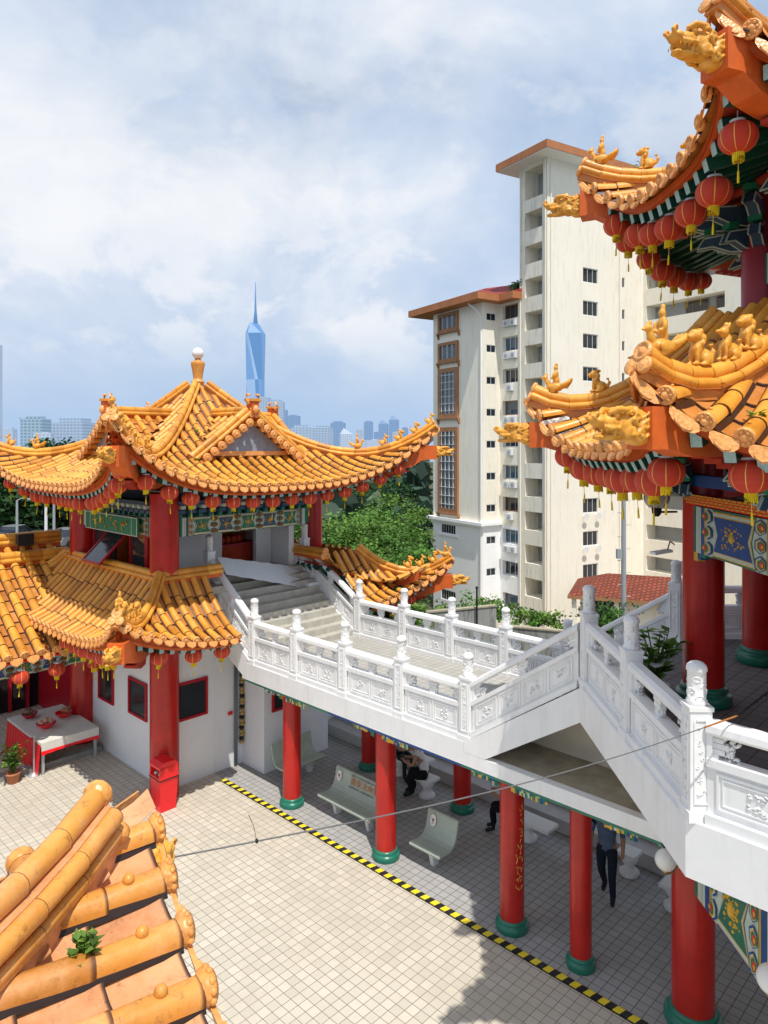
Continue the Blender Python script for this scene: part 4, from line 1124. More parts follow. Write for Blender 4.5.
# green signboard with gold brush script over the window band
mb = MB(); f = lambda x, z, d: W(-2.4, 1.77, 0) + UD*x + ZD*z + NV*d
mb.prism([f(.75, 5.86, .28), f(3.55, 5.86, .28), f(3.55, 6.30, .28), f(.75, 6.30, .28)], -NV*.05, 0)
for a_, b_, c_, e_ in ((.75, 3.55, 5.86, 5.88), (.75, 3.55, 6.28, 6.30), (.75, .78, 5.88, 6.28), (3.52, 3.55, 5.88, 6.28), (1.02, 1.04, 5.88, 6.28), (3.26, 3.28, 5.88, 6.28)):
    mb.prism([f(a_, c_, .282), f(b_, c_, .282), f(b_, e_, .282), f(a_, e_, .282)], NV*.006, 1)
so_ = mb.build('signboard', [EMER, PALE], pav)
rnd = random.Random(11)
for ch in range(4):
    mb = MB(); xc = 3.0 - ch*.52
    for q in range(7):
        x, z = xc + rnd.uniform(-.15, .15), 6.08 + rnd.uniform(-.11, .11); dx, dz = rnd.uniform(-.16, .16), rnd.uniform(-.12, .12)
        mb.tube([f(x, z, .29), f(x+dx*.5+.02, z+dz*.5+.02, .292), f(x+dx, z+dz, .29)], [.008, .018, .006], 5)
    mb.build('gold_character', YEL, so_)
# roofs
for nm, RR, ain, cuts, hh in (('upper_roof', RPU, 2.25, (), .16), ('skirt_roof', RPL, 2.5, CUT, .15)):
    mb = MB()
    for k in range(4): roof_face(RR, mb, k, .275, .072, .36, cuts=cuts if k == 0 else (), drip=.7)
    if RR is RPL: roof_face(RPR, mb, 0, .275, .072, .36, xlim=(2.78-EXT, 9), drip=.7); roof_face(RPR, mb, 1, .275, .072, .36, drip=.7)
    ro = mb.build(nm, [GLZ, GLP, GLE], pav)
    mb = MB()
    for k in range(4): eave_board(RR, mb, k, cuts=cuts if k == 0 else ())
    if RR is RPL: eave_board(RPR, mb, 0, xlim=(2.78-EXT, 9))
    mb.build('eave_board', ORG, ro); mb = MB()
    for k in range(4): soffit(RR, mb, k, ain, cuts=cuts if k == 0 else ())
    if RR is RPL: soffit(RPR, mb, 0, ain, xlim=(2.78-EXT, 9))
    mb.build('soffit_rafters', [SOF, GRN, TEAL], ro)
    for k in range(4):
        RQ = RPR if RR is RPL and k == 0 else RR; QC = RQ.C
        pts = [p + ZD*.03 for p in RQ.hip(k)]
        mb = MB(); ridge(mb, pts, .13, .078); mb.build('hip_ridge', [GLZ, GLP, GLE], ro)
        tip = pts[0]; d = V((tip.x-QC.x, tip.y-QC.y, 0)).normalized(); an = math.atan2(d.y, d.x)
        if nm == 'upper_roof': seq = ((HOUND, .22), (LION, .70), (LION, 1.18), (HOUND, 1.62), (RIDER, 2.35))
        else: seq = ((RIDER, .25), (LION, .62), (HOUND, 1.0), (LION, 1.35)) if k in (0, 3) else ((LION, .3), (HOUND, .75))
        for me, dist in seq:
            acc = 0
            for i in range(len(pts)-1):
                sg = (pts[i+1]-pts[i]).length
                if acc+sg >= dist: q = pts[i].lerp(pts[i+1], (dist-acc)/sg); break
                acc += sg
            put(me, 'ridge_figure', ro, q + ZD*.25, an, .80 if nm == 'upper_roof' else .85)
        corner_beam(ro, RQ, k, 2.6 if nm == 'upper_roof' else (4.6 if k == 0 else 2.9), zdrop=.62 if nm == 'upper_roof' else .54, hw=.16, hh=.19, scale=.85)
    if nm == 'upper_roof': URO = ro
    else: LRO = ro
mb = MB()
cs = [PC + V((2.44*math.cos(A0+q), 2.44*math.sin(A0+q), 0))*1.414 for q in (PI/4, 3*PI/4, 5*PI/4, 7*PI/4)]
for i in range(4):
    a, b = cs[i]+ZD*4.93, cs[(i+1) % 4]+ZD*4.93
    if i == 3:
        T = RPL.T(0); c0 = PC + RPL.N(0)*2.44 + ZD*4.93
        ridge(mb, [c0-T*2.44, c0-T*1.6, c0-T*.88], .10, .085); ridge(mb, [c0+T*2.80, c0+T*2.82], .1, .085) if False else None
    else: ridge(mb, [a, a.lerp(b, .5), b], .10, .085)
mb.build('wall_ridge', [GLZ, ORG, GLE], LRO)
# dormer gables in the middle of each upper slope
for k in range(4):
    T = RPU.T(k); Nn = RPU.N(k); ag = 2.42; za, sl_ = 8.72, .70
    pt = lambda x, a, z: PC + Nn*a + T*x + ZD*z
    mb = MB(); a = ag
    rows = []
    while a > .7:
        for sgn in (1, -1):
            pts = []; x = 1.50
            zs = lambda x: za - sl_*x
            xs_ = [1.50 - .30*j for j in range(6)]
            keep = [x for x in xs_ if zs(x) > RPU.Z(sgn*x, a) - .02]
            if len(keep) >= 2:
                pp = [pt(sgn*x, a, zs(x)+.04) for x in keep]
                half_tube(mb, pp, .072, (Nn if sgn < 0 else -Nn), 0, random.random())
                if a > ag-.02: pass
                for j in range(len(keep)-1):
                    rv = random.random(); vs = [pt(sgn*keep[j], a-.15, zs(keep[j])+.02), pt(sgn*keep[j], a+.15, zs(keep[j])+.02), pt(sgn*keep[j+1], a+.15, zs(keep[j+1])), pt(sgn*keep[j+1], a-.15, zs(keep[j+1]))]
                    mb.add(vs, [(0, 1, 2, 3)], 1, [(rv, 0), (rv, 0), (rv, 1), (rv, 1)])
        a -= .30
    d_o = mb.build('dormer_roof', [GLZ, GLP, GLE], URO)
    mb = MB(); ridge(mb, [pt(0, ag+.14, za), pt(0, 1.6, za), pt(0, .75, za)], .10, .085); 
    for sgn in (1, -1):
        ridge(mb, [pt(sgn*1.56, ag+.04, za-sl_*1.56-.02), pt(sgn*.8, ag+.04, za-sl_*.8), pt(sgn*.04, ag+.04, za+.02)], .10, .085)
        for j in range(7):
            x = .16 + .20*j; c = pt(sgn*x, ag+.20, za - sl_*x - .06)
            mb.lathe(c, [(0, .05), (.04, .045), (.055, .03), (.085, .045), (.105, .03), (.105, 0)], 12, 2, T, ZD, Nn, cap=False)
            mb.tube([c, c-Nn*.25], .085, 10, 0, True, [(random.random(), .2), (random.random(), .6)])
            c2 = pt(sgn*(x+.10), ag+.17, za - sl_*(x+.10) - .11)
            mb.prism([c2+T*(q_*.08)+ZD*r_ for q_, r_ in ((-1, .05), (-.8, -.05), (0, -.11), (.8, -.05), (1, .05))], Nn*.02, 2)
    # apex ornament
    c = pt(0, ag+.10, za+.20)
    mb.obox(c, T*.10, Nn*.12, ZD*.16, 1); mb.obox(c+ZD*.19, T*.14, Nn*.15, ZD*.03, 0)
    for q in (-1, 1): mb.tube([c+T*(.1*q)+ZD*.1, c+T*(.2*q)+ZD*.2, c+T*(.17*q)+ZD*.32, c+T*(.07*q)+ZD*.33], [.05, .06, .045, .02], 8, 2)
    mb.ball(c+Nn*.13-ZD*.05, (.08, .08, .11), 8, 6, 2)
    mb.build('dormer_ridge', [GLZ, ORG, GLE], d_o)
    mb = MB(); x = .98
    mb.prism([pt(-x, ag-.03, za-.12-sl_*x-.08), pt(x, ag-.03, za-.12-sl_*x-.08), pt(x, ag-.03, za-.12-sl_*x), pt(0, ag-.03, za-.14), pt(-x, ag-.03, za-.12-sl_*x)], -Nn*.06, 0)
    mb.prism([pt(-1.3, ag+.01, 7.74), pt(1.3, ag+.01, 7.74), pt(1.2, ag+.01, 7.85), pt(-1.2, ag+.01, 7.85)], -Nn*.08, 1)
    mb.prism([pt(-1.45, ag-.10, 7.50), pt(1.45, ag-.10, 7.50), pt(1.40, ag-.10, 7.76), pt(0, ag-.10, 8.6), pt(-1.40, ag-.10, 7.76)], -Nn*.05, 1)
    mb.build('gable_panel', [SLATEP, GLE], d_o)
fz = 9.56
mb = MB(); mb.lathe(V((PC.x, PC.y, fz)), [(.20, -.25), (.20, .0), (.15, .03), (.125, .10), (.18, .13), (.18, .17), (.13, .20), (.125, .26), (.15, .45), (.185, .62), (.19, .68), (.165, .71), (.09, .73), (.075, .80), (.0, .81)], 24, 0)
fo = mb.build('finial', GLF, URO); mb = MB(); mb.ball(V((PC.x, PC.y, fz+.93)), .155, 20, 14, 0); mb.build('finial_ball', WHT, fo)

# translucent sheet laid over the top of the pavilion stair
mb = MB(); c4p = [W(-2.45, .08, 4.81), W(-2.75, -2.90, 3.98), W(-3.3, -2.90, 4.53), W(-2.85, .08, 5.2)]
N1 = 12
for i in range(N1):
    for j in range(6):
        q = []
        for a_, b_ in ((i, j), (i+1, j), (i+1, j+1), (i, j+1)):
            u_, v_ = a_/N1, b_/6; p = c4p[0].lerp(c4p[1], u_).lerp(c4p[3].lerp(c4p[2], u_), v_); q.append(p + ZD*(.014*(a_ % 2)))
        mb.add(q, [(0, 1, 2, 3)], 0, None, True)
tag(mb.build('plastic_sheet', m_plain('blue_white_sheet', (.76, .82, .86), .5, .3, .05, 3), origin=c4p[0]), 'pale blue white plastic sheet laid over the top of the pavilion stair', 'sheet')

# ------------------------------------------------------------------ low hall at far left, its roof and dark front
lh = empty('side_hall', W(-8, 5, 0), 'low dark fronted hall with orange tiled roof beside the pavilion', 'hall')
RH = Roof((V((-7.13, 17.46, 0)) + UD*8.0)[:2], 4, A0, 8, 0, .3, 3.12, 8.2, 0, prof=(.85, .15))
mb = MB(); roof_face(RH, mb, 0, .36, .10, .36, xlim=(-4.4, .35), inner=4.6); ro = mb.build('tiled_roof', [GLZ, GLP, GLE], lh)
mb = MB(); eave_board(RH, mb, 0, xlim=(-4.4, .35), m=120); mb.build('eave_board', REDB, ro)
mb = MB(); soffit(RH, mb, 0, 4.6, xlim=(-4.4, .35), m=90); mb.build('soffit_rafters', [SOF, GRN, TEAL], ro)
mb = MB()
for a_, dz in ((4.6, .10), (5.15, .0)):
    pts = [RH.P(0, -4.4 + 4.9*j/6, a_, .02) for j in range(7)]; ridge(mb, pts, .22 if dz else .14, .11)
mb.build('roof_ridge', [GLZ, ORG, GLE], ro)
mb = MB(); T = RH.T(0); Nn = RH.N(0)
painted_panel(mb, RH.P(0, -4.4, 7.45, 0)*1.0 + ZD*(-RH.P(0, -4.4, 7.45, 0).z), T, 4.7, 2.55, 2.95, Nn, 0)
mb.build('painted_beam', BM, lh)
mb = MB()
mb.box(-10.6, -10.4, 1.5, 12, 0, 3.2, 0, FRW); mb.box(-10.4, -6.6, 1.50, 1.61, 0, 3.2, 1, FRW)
for q in range(9): mb.box(-10.4, -10.3, 1.9+q*.5, 1.98+q*.5, 0, 2.6, 1, FRW)
mb.build('front_wall', [DARK, DRED], lh)
mb = MB()
for w_ in (3.9, 6.6): mb.lathe(W(-6.3, w_, 0), [(.16, 0), (.16, 3.0)], 20, 0) if False else None
# black spotlight on the hall ridge
p = RH.P(0, -.62, 5.1, .34)
t = empty('spotlight', p, 'black spotlight on a bracket on top of the side hall ridge', 'spotlight')
mb = MB(); mb.obox(p+ZD*.28, T*.17, Nn*.13, ZD*.13); mb.obox(p+ZD*.28+Nn*.14, T*.20, Nn*.015, ZD*.16); mb.build('lamp_housing', BLK, t)
mb = MB(); mb.tube([p-T*.14, p-T*.14+ZD*.16], .02, 6); mb.tube([p+T*.12, p+T*.12+ZD*.16], .02, 6); mb.tube([p-T*.2-ZD*.04, p+T*.2-ZD*.04], .02, 6); mb.build('bracket', BLK, t)

# ------------------------------------------------------------------ near roof corner below the viewer
nr = empty('near_roof', (-1.2, 2.0, 5.2), 'weathered orange tiled roof corner just below the viewer', 'roof')
RF = Roof((-1.761, -.24), 4, R(35.94), 2.46, .20, .3, 5.985, 6.45, .30)
mb = MB(); roof_face(RF, mb, 0, .28, .055, .29, xlim=(-.4, 9), knobs=True, inner=.9); roof_face(RF, mb, 1, .28, .055, .29, xlim=(-9, .5), inner=.9)
ro = mb.build('tiles', [GLF, GLQ, GLN], nr)
mb = MB(); eave_board(RF, mb, 0, xlim=(-.4, 9), h=.12); eave_board(RF, mb, 1, xlim=(-9, .5), h=.12); mb.build('eave_board', ORG, ro)
mb = MB(); soffit(RF, mb, 0, 1.2, xlim=(-.4, 9)); soffit(RF, mb, 1, 1.2, xlim=(-9, .5)); mb.build('soffit_rafters', [SOF, GRN, TEAL], ro)
pts = [p + ZD*(.02 + .05*max(0, 1-i/6)**2) for i, p in enumerate(RF.hip(0))][3:21]
mb = MB(); ridge(mb, pts, .235, .047, .27, side=False, extra=((.19, .08, .040), (.105, .085, .024))); mb.build('hip_ridge', [GLF, GLQ, GLN], ro)
corner_beam(ro, RF, 0, 2.9, zdrop=.42, hw=.08, hh=.09, scale=.50)
FTIP = RF.hip(0)[0]
# small weed rooted between the near tiles
def leafy(mb, base, n, h, sp, lw, rnd, mi=0):
    for q in range(n):
        a = rnd.uniform(0, 6.28); r_ = sp*rnd.uniform(.2, 1); d = V((math.cos(a), math.sin(a), 0)); top = base + d*r_ + ZD*(h*rnd.uniform(.35, 1))
        mb.tube([base, base.lerp(top, .5)+ZD*h*.1, top], [lw*.10, lw*.08, lw*.05], 4, mi, False, (.3, .5))
        for j in range(4):
            a2 = rnd.uniform(0, 6.28); dd = V((math.cos(a2), math.sin(a2), rnd.uniform(-.1, .7))).normalized(); sd = dd.cross(ZD).normalized()*(lw*.42); o_ = base.lerp(top, rnd.uniform(.55, 1)); rv = rnd.random()
            up = sd.cross(dd).normalized()*(lw*.12)
            mb.add([o_, o_+dd*lw*.5+sd+up, o_+dd*lw*1.3, o_+dd*lw*.5-sd+up], [(0, 1, 2), (0, 2, 3)], mi, (rv, .5))
rnd = random.Random(3)
p = RF.P(0, 1.85, 2.18, .04); mb = MB(); leafy(mb, p, 14, .12, .055, .036, rnd)
tag(mb.build('weed', LEAFL, origin=p), 'small green weed growing between tiles of the near roof corner', 'weed')
for p, n_, h_, lb in ((RPU.P(0, -1.0, 1.55, .06), 8, .16, 'weed growing high on the pavilion roof beside the gable'), (RPU.P(0, -1.62, 2.62, .06), 7, .14, 'weed growing on the pavilion roof under the gable corner'), (RU.P(0, 1.75, 4.35, .12), 12, .34, 'leafy weed growing on the upper temple eave tip'), (RM.P(2, -1.35, 4.6, .06), 9, .14, 'weed among the tiles near the lower temple corner'), (RM.P(0, 1.8, 4.75, .08), 7, .12, 'weed on the far upturned corner of the lower temple eave')):
    mb = MB(); leafy(mb, p, n_, h_, h_*.6, .05, rnd); tag(mb.build('weed', LEAFL, origin=p), lb, 'weed')

# ------------------------------------------------------------------ lanterns along the eaves
def eave_lanterns(RR, k, xs, where, start, group, back=.28, dz=-.14, scale=1.0):
    for i, x in enumerate(xs):
        a = RR.ae(x)-back
        lantern(RR.P(k, x, a, dz), f'{ordn(i)} red lantern from {start} {where}', group, scale*random.uniform(.92, 1.04)*(.90 if RR in (RPU, RPL) else .92))
eave_lanterns(RPU, 0, [-3.55+.56*i for i in range(14)], 'along the bridge side of the pavilion upper eave', 'the near corner', 'lanterns of the pavilion upper eave')
eave_lanterns(RPU, 3, [3.95, 3.45, 2.95, 2.5, 2.1, 1.72, 1.0, .6, .2, -.2, -.95, -1.45, -2.2, -2.9], 'along the hall side of the pavilion upper eave', 'the near corner', 'lanterns of the pavilion upper eave')
eave_lanterns(RPL, 0, [-3.2, -2.35, -1.6], 'under the skirt roof beside the white bridge rail', 'the near corner', 'lanterns of the skirt roof')
eave_lanterns(RPR, 0, [2.6, 3.2], 'under the skirt roof part beyond the pavilion stair', 'the stair', 'lanterns of the skirt roof')
eave_lanterns(RPL, 3, [3.05, 2.6, 2.2, 1.7, 1.25, .8, .3], 'under the skirt roof above the offering table', 'the near corner', 'lanterns of the skirt roof')
eave_lanterns(RH, 0, [.05, -.85, -1.65, -2.3], 'under the low side hall eave', 'the pavilion', 'lanterns of the side hall', dz=-.25, back=.1)
eave_lanterns(RM, 1, [-1.75, -1.35, -.9, -.45, .0, .45, 1.0, 1.45], 'under the lower temple eave facing the bridge', 'the far corner', 'lanterns of the lower temple eave', dz=-.16)
eave_lanterns(RM, 2, [-1.40, -.30, .7], 'under the lower temple eave above the cable', 'the near corner', 'lanterns of the lower temple eave', dz=-.15)
eave_lanterns(RU, 1, [-1.75, -1.3, -.9, -.4, .15, .8, 1.55], 'under the upper temple eave facing the bridge', 'the far corner', 'lanterns of the upper temple eave', dz=-.2)
eave_lanterns(RU, 0, [1.55, 1.1, .6, .15, -.45, -1.2], 'under the upper temple eave facing the apartments', 'the near corner', 'lanterns of the upper temple eave', dz=-.2)

# ------------------------------------------------------------------ benches, stools
def bench(loc, rz, width, label, legs, text=True, emblem=True):
    t = empty('bench', loc, label, 'bench', 'pale green fibreglass benches', rz)
    pr = [(.30, .36), (.31, .40), (.27, .425), (.12, .405), (-.02, .405), (-.11, .44), (-.17, .52), (-.215, .66), (-.25, .84), (-.275, .865), (-.295, .85),
          (-.265, .66), (-.215, .50), (-.14, .395), (-.03, .36), (.12, .36), (.26, .375)]
    mb = MB(); h = width/2
    mb.prism([V((x, -h, z)) for x, z in pr], V((0, width, 0)))
    so_ = mb.build('seat_shell', BENCH, t, True)
    for y in legs:
        mb = MB()
        for p0, p1, w0 in (((.10, .37), (.20, 0), .07), ((-.06, .37), (-.14, 0), .07)):
            pass
        mb.prism([V((x, y-.045, z)) for x, z in ((.20, .37), (-.12, .37), (-.03, .20), (-.08, 0), (.06, 0), (.10, .18))], V((0, .09, 0)))
        mb.build('leg', STONE, t, True)
    bk = lambda y, z: V((-.17 + (z-.52)*-.225 + .006, y, z))
    if emblem:
        mb = MB(); yc = -h + .15 if width > 1 else -h + .17
        ov = lambda k_, d: [bk(yc, .70) + V((d, 0, 0)) + V((0, .075*k_*math.cos(a), .11*k_*math.sin(a))) + V((-.225*.11*k_*math.sin(a), 0, 0)) for a in [2*PI*j/24 for j in range(24)]]
        mb.prism(ov(1.06, 0), V((.003, 0, 0)), 1); mb.prism(ov(1, .003), V((.003, 0, 0)), 0)
        for (y0, z0), (y1, z1), w_ in (((-.035, .735), (.0, .70), .012), ((.035, .73), (0, .695), .014), ((0, .70), (.02, .65), .008), ((-.015, .695), (-.005, .69), .02)):
            mb.tube([bk(yc+y0, z0)+V((.008, 0, 0)), bk(yc+y1, z1)+V((.008, 0, 0))], w_, 5, 1)
        mb.ball(bk(yc-.012, .635)+V((.008, 0, 0)), .011, 6, 5, 1)
        mb.build('oval_emblem', [WHT, BRWN], so_, True)
    if text:
        for txt, size, yy, zz, mt in (('德安法命堂', .17, -.30, .645, m_plain('orange_letters', (.75, .28, .02), .5, .3, .1, 5)), ('吉隆坡天后宫福利组敬赠合家平安', .05, -.30, .80, BLK), ('马来西亚各界人士同敬献 阖家平安', .05, -.34, .565, BLK)):
            cu = bpy.data.curves.new('t', 'FONT'); cu.body = txt; cu.size = size; cu.extrude = .001
            to = bpy.data.objects.new('lettering', cu); col.objects.link(to)
            dg = bpy.context.evaluated_depsgraph_get(); dg.update()
            me = bpy.data.meshes.new_from_object(to.evaluated_get(dg)); bpy.data.objects.remove(to)
            for v_ in me.vertices:
                x, y = v_.co.x, v_.co.y; v_.co = bk(yy + x, zz + y*.95) + V((.005, 0, 0)) if True else v_.co
            me.materials.clear(); me.materials.append(mt)
            o2 = bpy.data.objects.new('lettering', me); col.objects.link(o2); o2.parent = so_
    return t
FACE = math.atan2(-VY, -VX)
bench(W(1.50, -.46), FACE, 1.62, 'long pale green bench with orange lettering between two red columns', (-.50, .50))
bench(W(3.74, -.46), FACE, .74, 'short pale green single bench with round emblem and no lettering', (-.0,), text=False)
bench(W(-.95, -.95), FACE+PI/2, 1.2, 'pale green bench end on to the court, half hidden by the column nearest the pavilion', (-.35, .35), text=False, emblem=False)
def stool(loc, label, w, l, rz):
    t = empty('stone_stool', loc, label, 'stool', 'white pedestal stools of the walkway', rz)
    mb = MB(); mb.lathe((0, 0, 0), [(.17, 0), (.185, .03), (.185, .07), (.15, .10), (.10, .14), (.09, .19), (.13, .25), (.15, .30), (.14, .35), (.10, .385)], 24)
    mb.build('pedestal', STONE, t, True); mb = MB(); mb.obox((0, 0, .415), V((w/2, 0, 0)), V((0, l/2, 0)), ZD*.03); mb.build('seat_slab', STONE, t, True)
RZ = math.atan2(-UY, -UX)
stool(W(1.94, -2.35), 'white square stool under the seated person in a white shirt', .42, .42, RZ)
stool(W(.75, -2.75), 'white square stool under the seated person in grey half hidden by the red column', .42, .42, RZ)
stool(W(4.55, -2.45), 'long white pedestal bench seen right of the gold lettered column', 1.15, .42, RZ)
stool(W(6.55, -2.75), 'white round footed stool behind the walking person', .36, .36, RZ)
stool(W(7.55, -2.35), 'grey white stool beside the thick column under the globe lamp', .40, .40, RZ)
stool(W(1.25, -3.0), 'white square stool between the two seated people', .42, .42, RZ)

# ------------------------------------------------------------------ people
SKIN = m_plain('skin', (.40, .22, .14), .6, .3, .08, 10)
HAIR = m_plain('black_hair', (.015, .012, .011), .5, .4, .3, 30)
def cloth_mat(nm, c): return m_plain(nm, c, .9, .1, .2, 18, .2)
def person(loc, rz, label, J, mats, hairlong=False, extra=None):
    # J: joint -> (x, y, z, radius, slot); facing +X
    E = [('pel', 'spi'), ('spi', 'che'), ('che', 'nec'), ('nec', 'hd0'), ('hd0', 'hd1')]
    for s_ in 'lr':
        E += [('che', 'sh'+s_), ('sh'+s_, 'el'+s_), ('el'+s_, 'wr'+s_), ('wr'+s_, 'ha'+s_), ('pel', 'hi'+s_), ('hi'+s_, 'kn'+s_), ('kn'+s_, 'an'+s_), ('an'+s_, 'to'+s_)]
    names = ['pel'] + [n_ for n_ in J if n_ != 'pel']
    me = bpy.data.meshes.new('body'); me.from_pydata([J[n_][:3] for n_ in names], [(names.index(a), names.index(b)) for a, b in E], [])
    o = bpy.data.objects.new('body', me); col.objects.link(o)
    o.modifiers.new('k', 'SKIN')
    for i, n_ in enumerate(names):
        sv = me.skin_vertices[0].data[i]; r_ = J[n_][3]
        sv.radius = (r_, r_) if not isinstance(r_, tuple) else r_
        sv.use_root = (n_ == 'pel')
    sb_ = o.modifiers.new('s', 'SUBSURF'); sb_.levels = 2; sb_.render_levels = 2
    baked(o); me = o.data; me.materials.clear()
    for m_ in mats: me.materials.append(m_)
    segs = [(V(J[a][:3]), V(J[b][:3]), J[b][4]) for a, b in E]
    for p_ in me.polygons:
        best = None
        for a, b, sl in segs:
            ab = b-a; t_ = max(0, min(1, (p_.center-a).dot(ab)/max(1e-9, ab.length_squared))); d_ = (p_.center-(a+ab*t_)).length
            if best is None or d_ < best[0]: best = (d_, sl)
        p_.material_index = best[1]
    t = empty('person', loc, label, 'person', None, rz); o.parent = t; o.name = 'body'
    hd = V(J['hd1'][:3]); fw = V((1, 0, -.25)).normalized(); mb = MB()
    for sy in (1, -1):                          # fingers and thumb curled from each palm
        ha = V(J['ha' + ('l' if sy > 0 else 'r')][:3]); wr = V(J['wr' + ('l' if sy > 0 else 'r')][:3]); d = (ha-wr).normalized(); sd = d.cross(ZD) if abs(d.z) < .9 else V((1, 0, 0)); sd.normalize(); nn = sd.cross(d)
        for q, ln in enumerate((.062, .07, .066, .052)):
            b_ = ha + sd*(.012*(q-1.5)*1.5); mb.tube([b_, b_+d*ln*.5-nn*.006, b_+d*ln*.85-nn*.03], [.009, .0085, .006], 6)
        b_ = ha + sd*.03*sy - d*.03; mb.tube([b_, b_+sd*.02*sy+d*.03, b_+d*.055+sd*.012*sy-nn*.015], [.011, .010, .007], 6)
    mb.build('fingers', mats[0], o, True)
    mb = MB()
    for sy in (1, -1): mb.ball(hd + fw*.083 + V((0, .032*sy, .012)), (.008, .013, .008), 8, 6, 1); mb.ball(hd+V((0, .085*sy, 0)), (.022, .012, .034), 8, 6, 0)
    mb.ball(hd + fw*.10 + V((0, 0, -.018)), (.018, .014, .024), 8, 6, 0); mb.ball(hd + fw*.086 + V((0, 0, -.055)), (.010, .026, .008), 8, 6, 2)
    mb.build('face', [mats[0], HAIR, DRED], o, True)
    mb = MB(); mb.ball(hd + V((-.022, 0, .03)), (.108, .098, .105), 16, 10)
    if hairlong: mb.ball(hd + V((-.075, 0, -.07)), (.05, .085, .15), 12, 8)
    mb.build('hair', HAIR, o, True)
    return t
def seated(lean=.12, seat=.45, legy=.1, kneez=.50, fx=.40, s=0):
    J = {'pel': (0, 0, seat+.10, (.15, .13), 2), 'spi': (.02+lean*.3, 0, seat+.28, (.145, .11), 1), 'che': (.04+lean, 0, seat+.50, (.165, .12), 1), 'nec': (.06+lean*1.35, 0, seat+.64, .052, 0),
         'hd0': (.09+lean*1.6, 0, seat+.73, .075, 0), 'hd1': (.115+lean*1.7, 0, seat+.80, .092, 0)}
    for sy, k in ((1, 'l'), (-1, 'r')):
        J.update({'sh'+k: (.03+lean, .175*sy, seat+.555, .058, 1), 'el'+k: (.14+lean, .23*sy, seat+.32, .043, 0), 'wr'+k: (.32+lean, .12*sy, seat+.36, .030, 0), 'ha'+k: (.385+lean, .075*sy, seat+.39, .033, 0),
                  'hi'+k: (.04, legy*sy, seat+.07, .10, 2), 'kn'+k: (fx, legy*1.1*sy, kneez, .066, 2), 'an'+k: (fx-.05, legy*sy, .09, .042, 2), 'to'+k: (fx+.13, legy*1.15*sy, .035, .036, 3)})
    return J
aS = math.atan2(UY, UX)       # looking away along the walkway
J = seated(.16)
for k_ in 'lr': J['kn'+k_] = J['kn'+k_][:3] + (.092, 2); J['an'+k_] = (J['an'+k_][0]-.03, J['an'+k_][1], .14, .080, 2); J['hi'+k_] = J['hi'+k_][:3] + (.115, 2)
person(W(1.94, -2.35), aS + .55, 'seated person in white top and long black skirt looking at a phone', J, [SKIN, cloth_mat('white_shirt', (.70, .69, .68)), cloth_mat('black_cloth', (.016, .016, .019)), BLK])
person(W(.75, -2.75), aS + PI - .3, 'seated person in grey top half hidden by the red column', seated(.2), [SKIN, cloth_mat('grey_shirt', (.20, .20, .21)), cloth_mat('dark_cloth', (.03, .03, .035)), BLK], True)
person(W(4.22, -2.45), aS + .5, 'seated person in black trousers beside the gold lettered column', seated(.05, fx=.46), [SKIN, cloth_mat('pale_grey_shirt', (.34, .34, .33)), MATS['black_cloth'], BLK])
ST = {'pel': (0, 0, .90, (.15, .12), 2), 'spi': (.0, 0, 1.08, (.17, .13), 1), 'che': (.01, 0, 1.29, (.20, .14), 1), 'nec': (.03, 0, 1.45, .052, 0), 'hd0': (.05, 0, 1.53, .075, 0), 'hd1': (.06, 0, 1.60, .092, 0),
      'shl': (.0, .185, 1.37, .06, 1), 'ell': (-.05, .245, 1.10, .045, 1), 'wrl': (.0, .25, .86, .031, 0), 'hal': (.02, .245, .78, .034, 0),
      'shr': (.0, -.185, 1.37, .06, 1), 'elr': (-.02, -.25, 1.10, .045, 1), 'wrr': (.06, -.26, .87, .031, 0), 'har': (.09, -.255, .79, .034, 0),
      'hil': (.0, .095, .84, .095, 2), 'knl': (.10, .10, .48, .068, 2), 'anl': (.02, .10, .10, .048, 2), 'tol': (.17, .115, .045, .038, 3),
      'hir': (.0, -.095, .84, .095, 2), 'knr': (-.05, -.10, .48, .068, 2), 'anr': (-.32, -.10, .12, .046, 2), 'tor': (-.18, -.11, .045, .038, 3)}
pz = person(W(6.62, -1.72), FACE + .25, 'standing person in blue shirt and dark trousers walking under the bridge', ST, [SKIN, cloth_mat('blue_check_shirt', (.10, .14, .21)), cloth_mat('navy_trousers', (.018, .022, .036)), BLK]); pz.scale = (1.07, 1.07, 1.07)
# phone held by the reader
p = W(1.94, -2.35); d = V((math.cos(aS+.55), math.sin(aS+.55), 0)); mb = MB(); mb.obox(p + d*.56 + ZD*.885, d*.035, V((-d.y, d.x, 0))*.075, (ZD+d*.6).normalized()*.006)
tag(mb.build('phone', BLK, origin=p+d*.56+ZD*.88), 'dark phone in the hands of the seated person in white', 'phone')

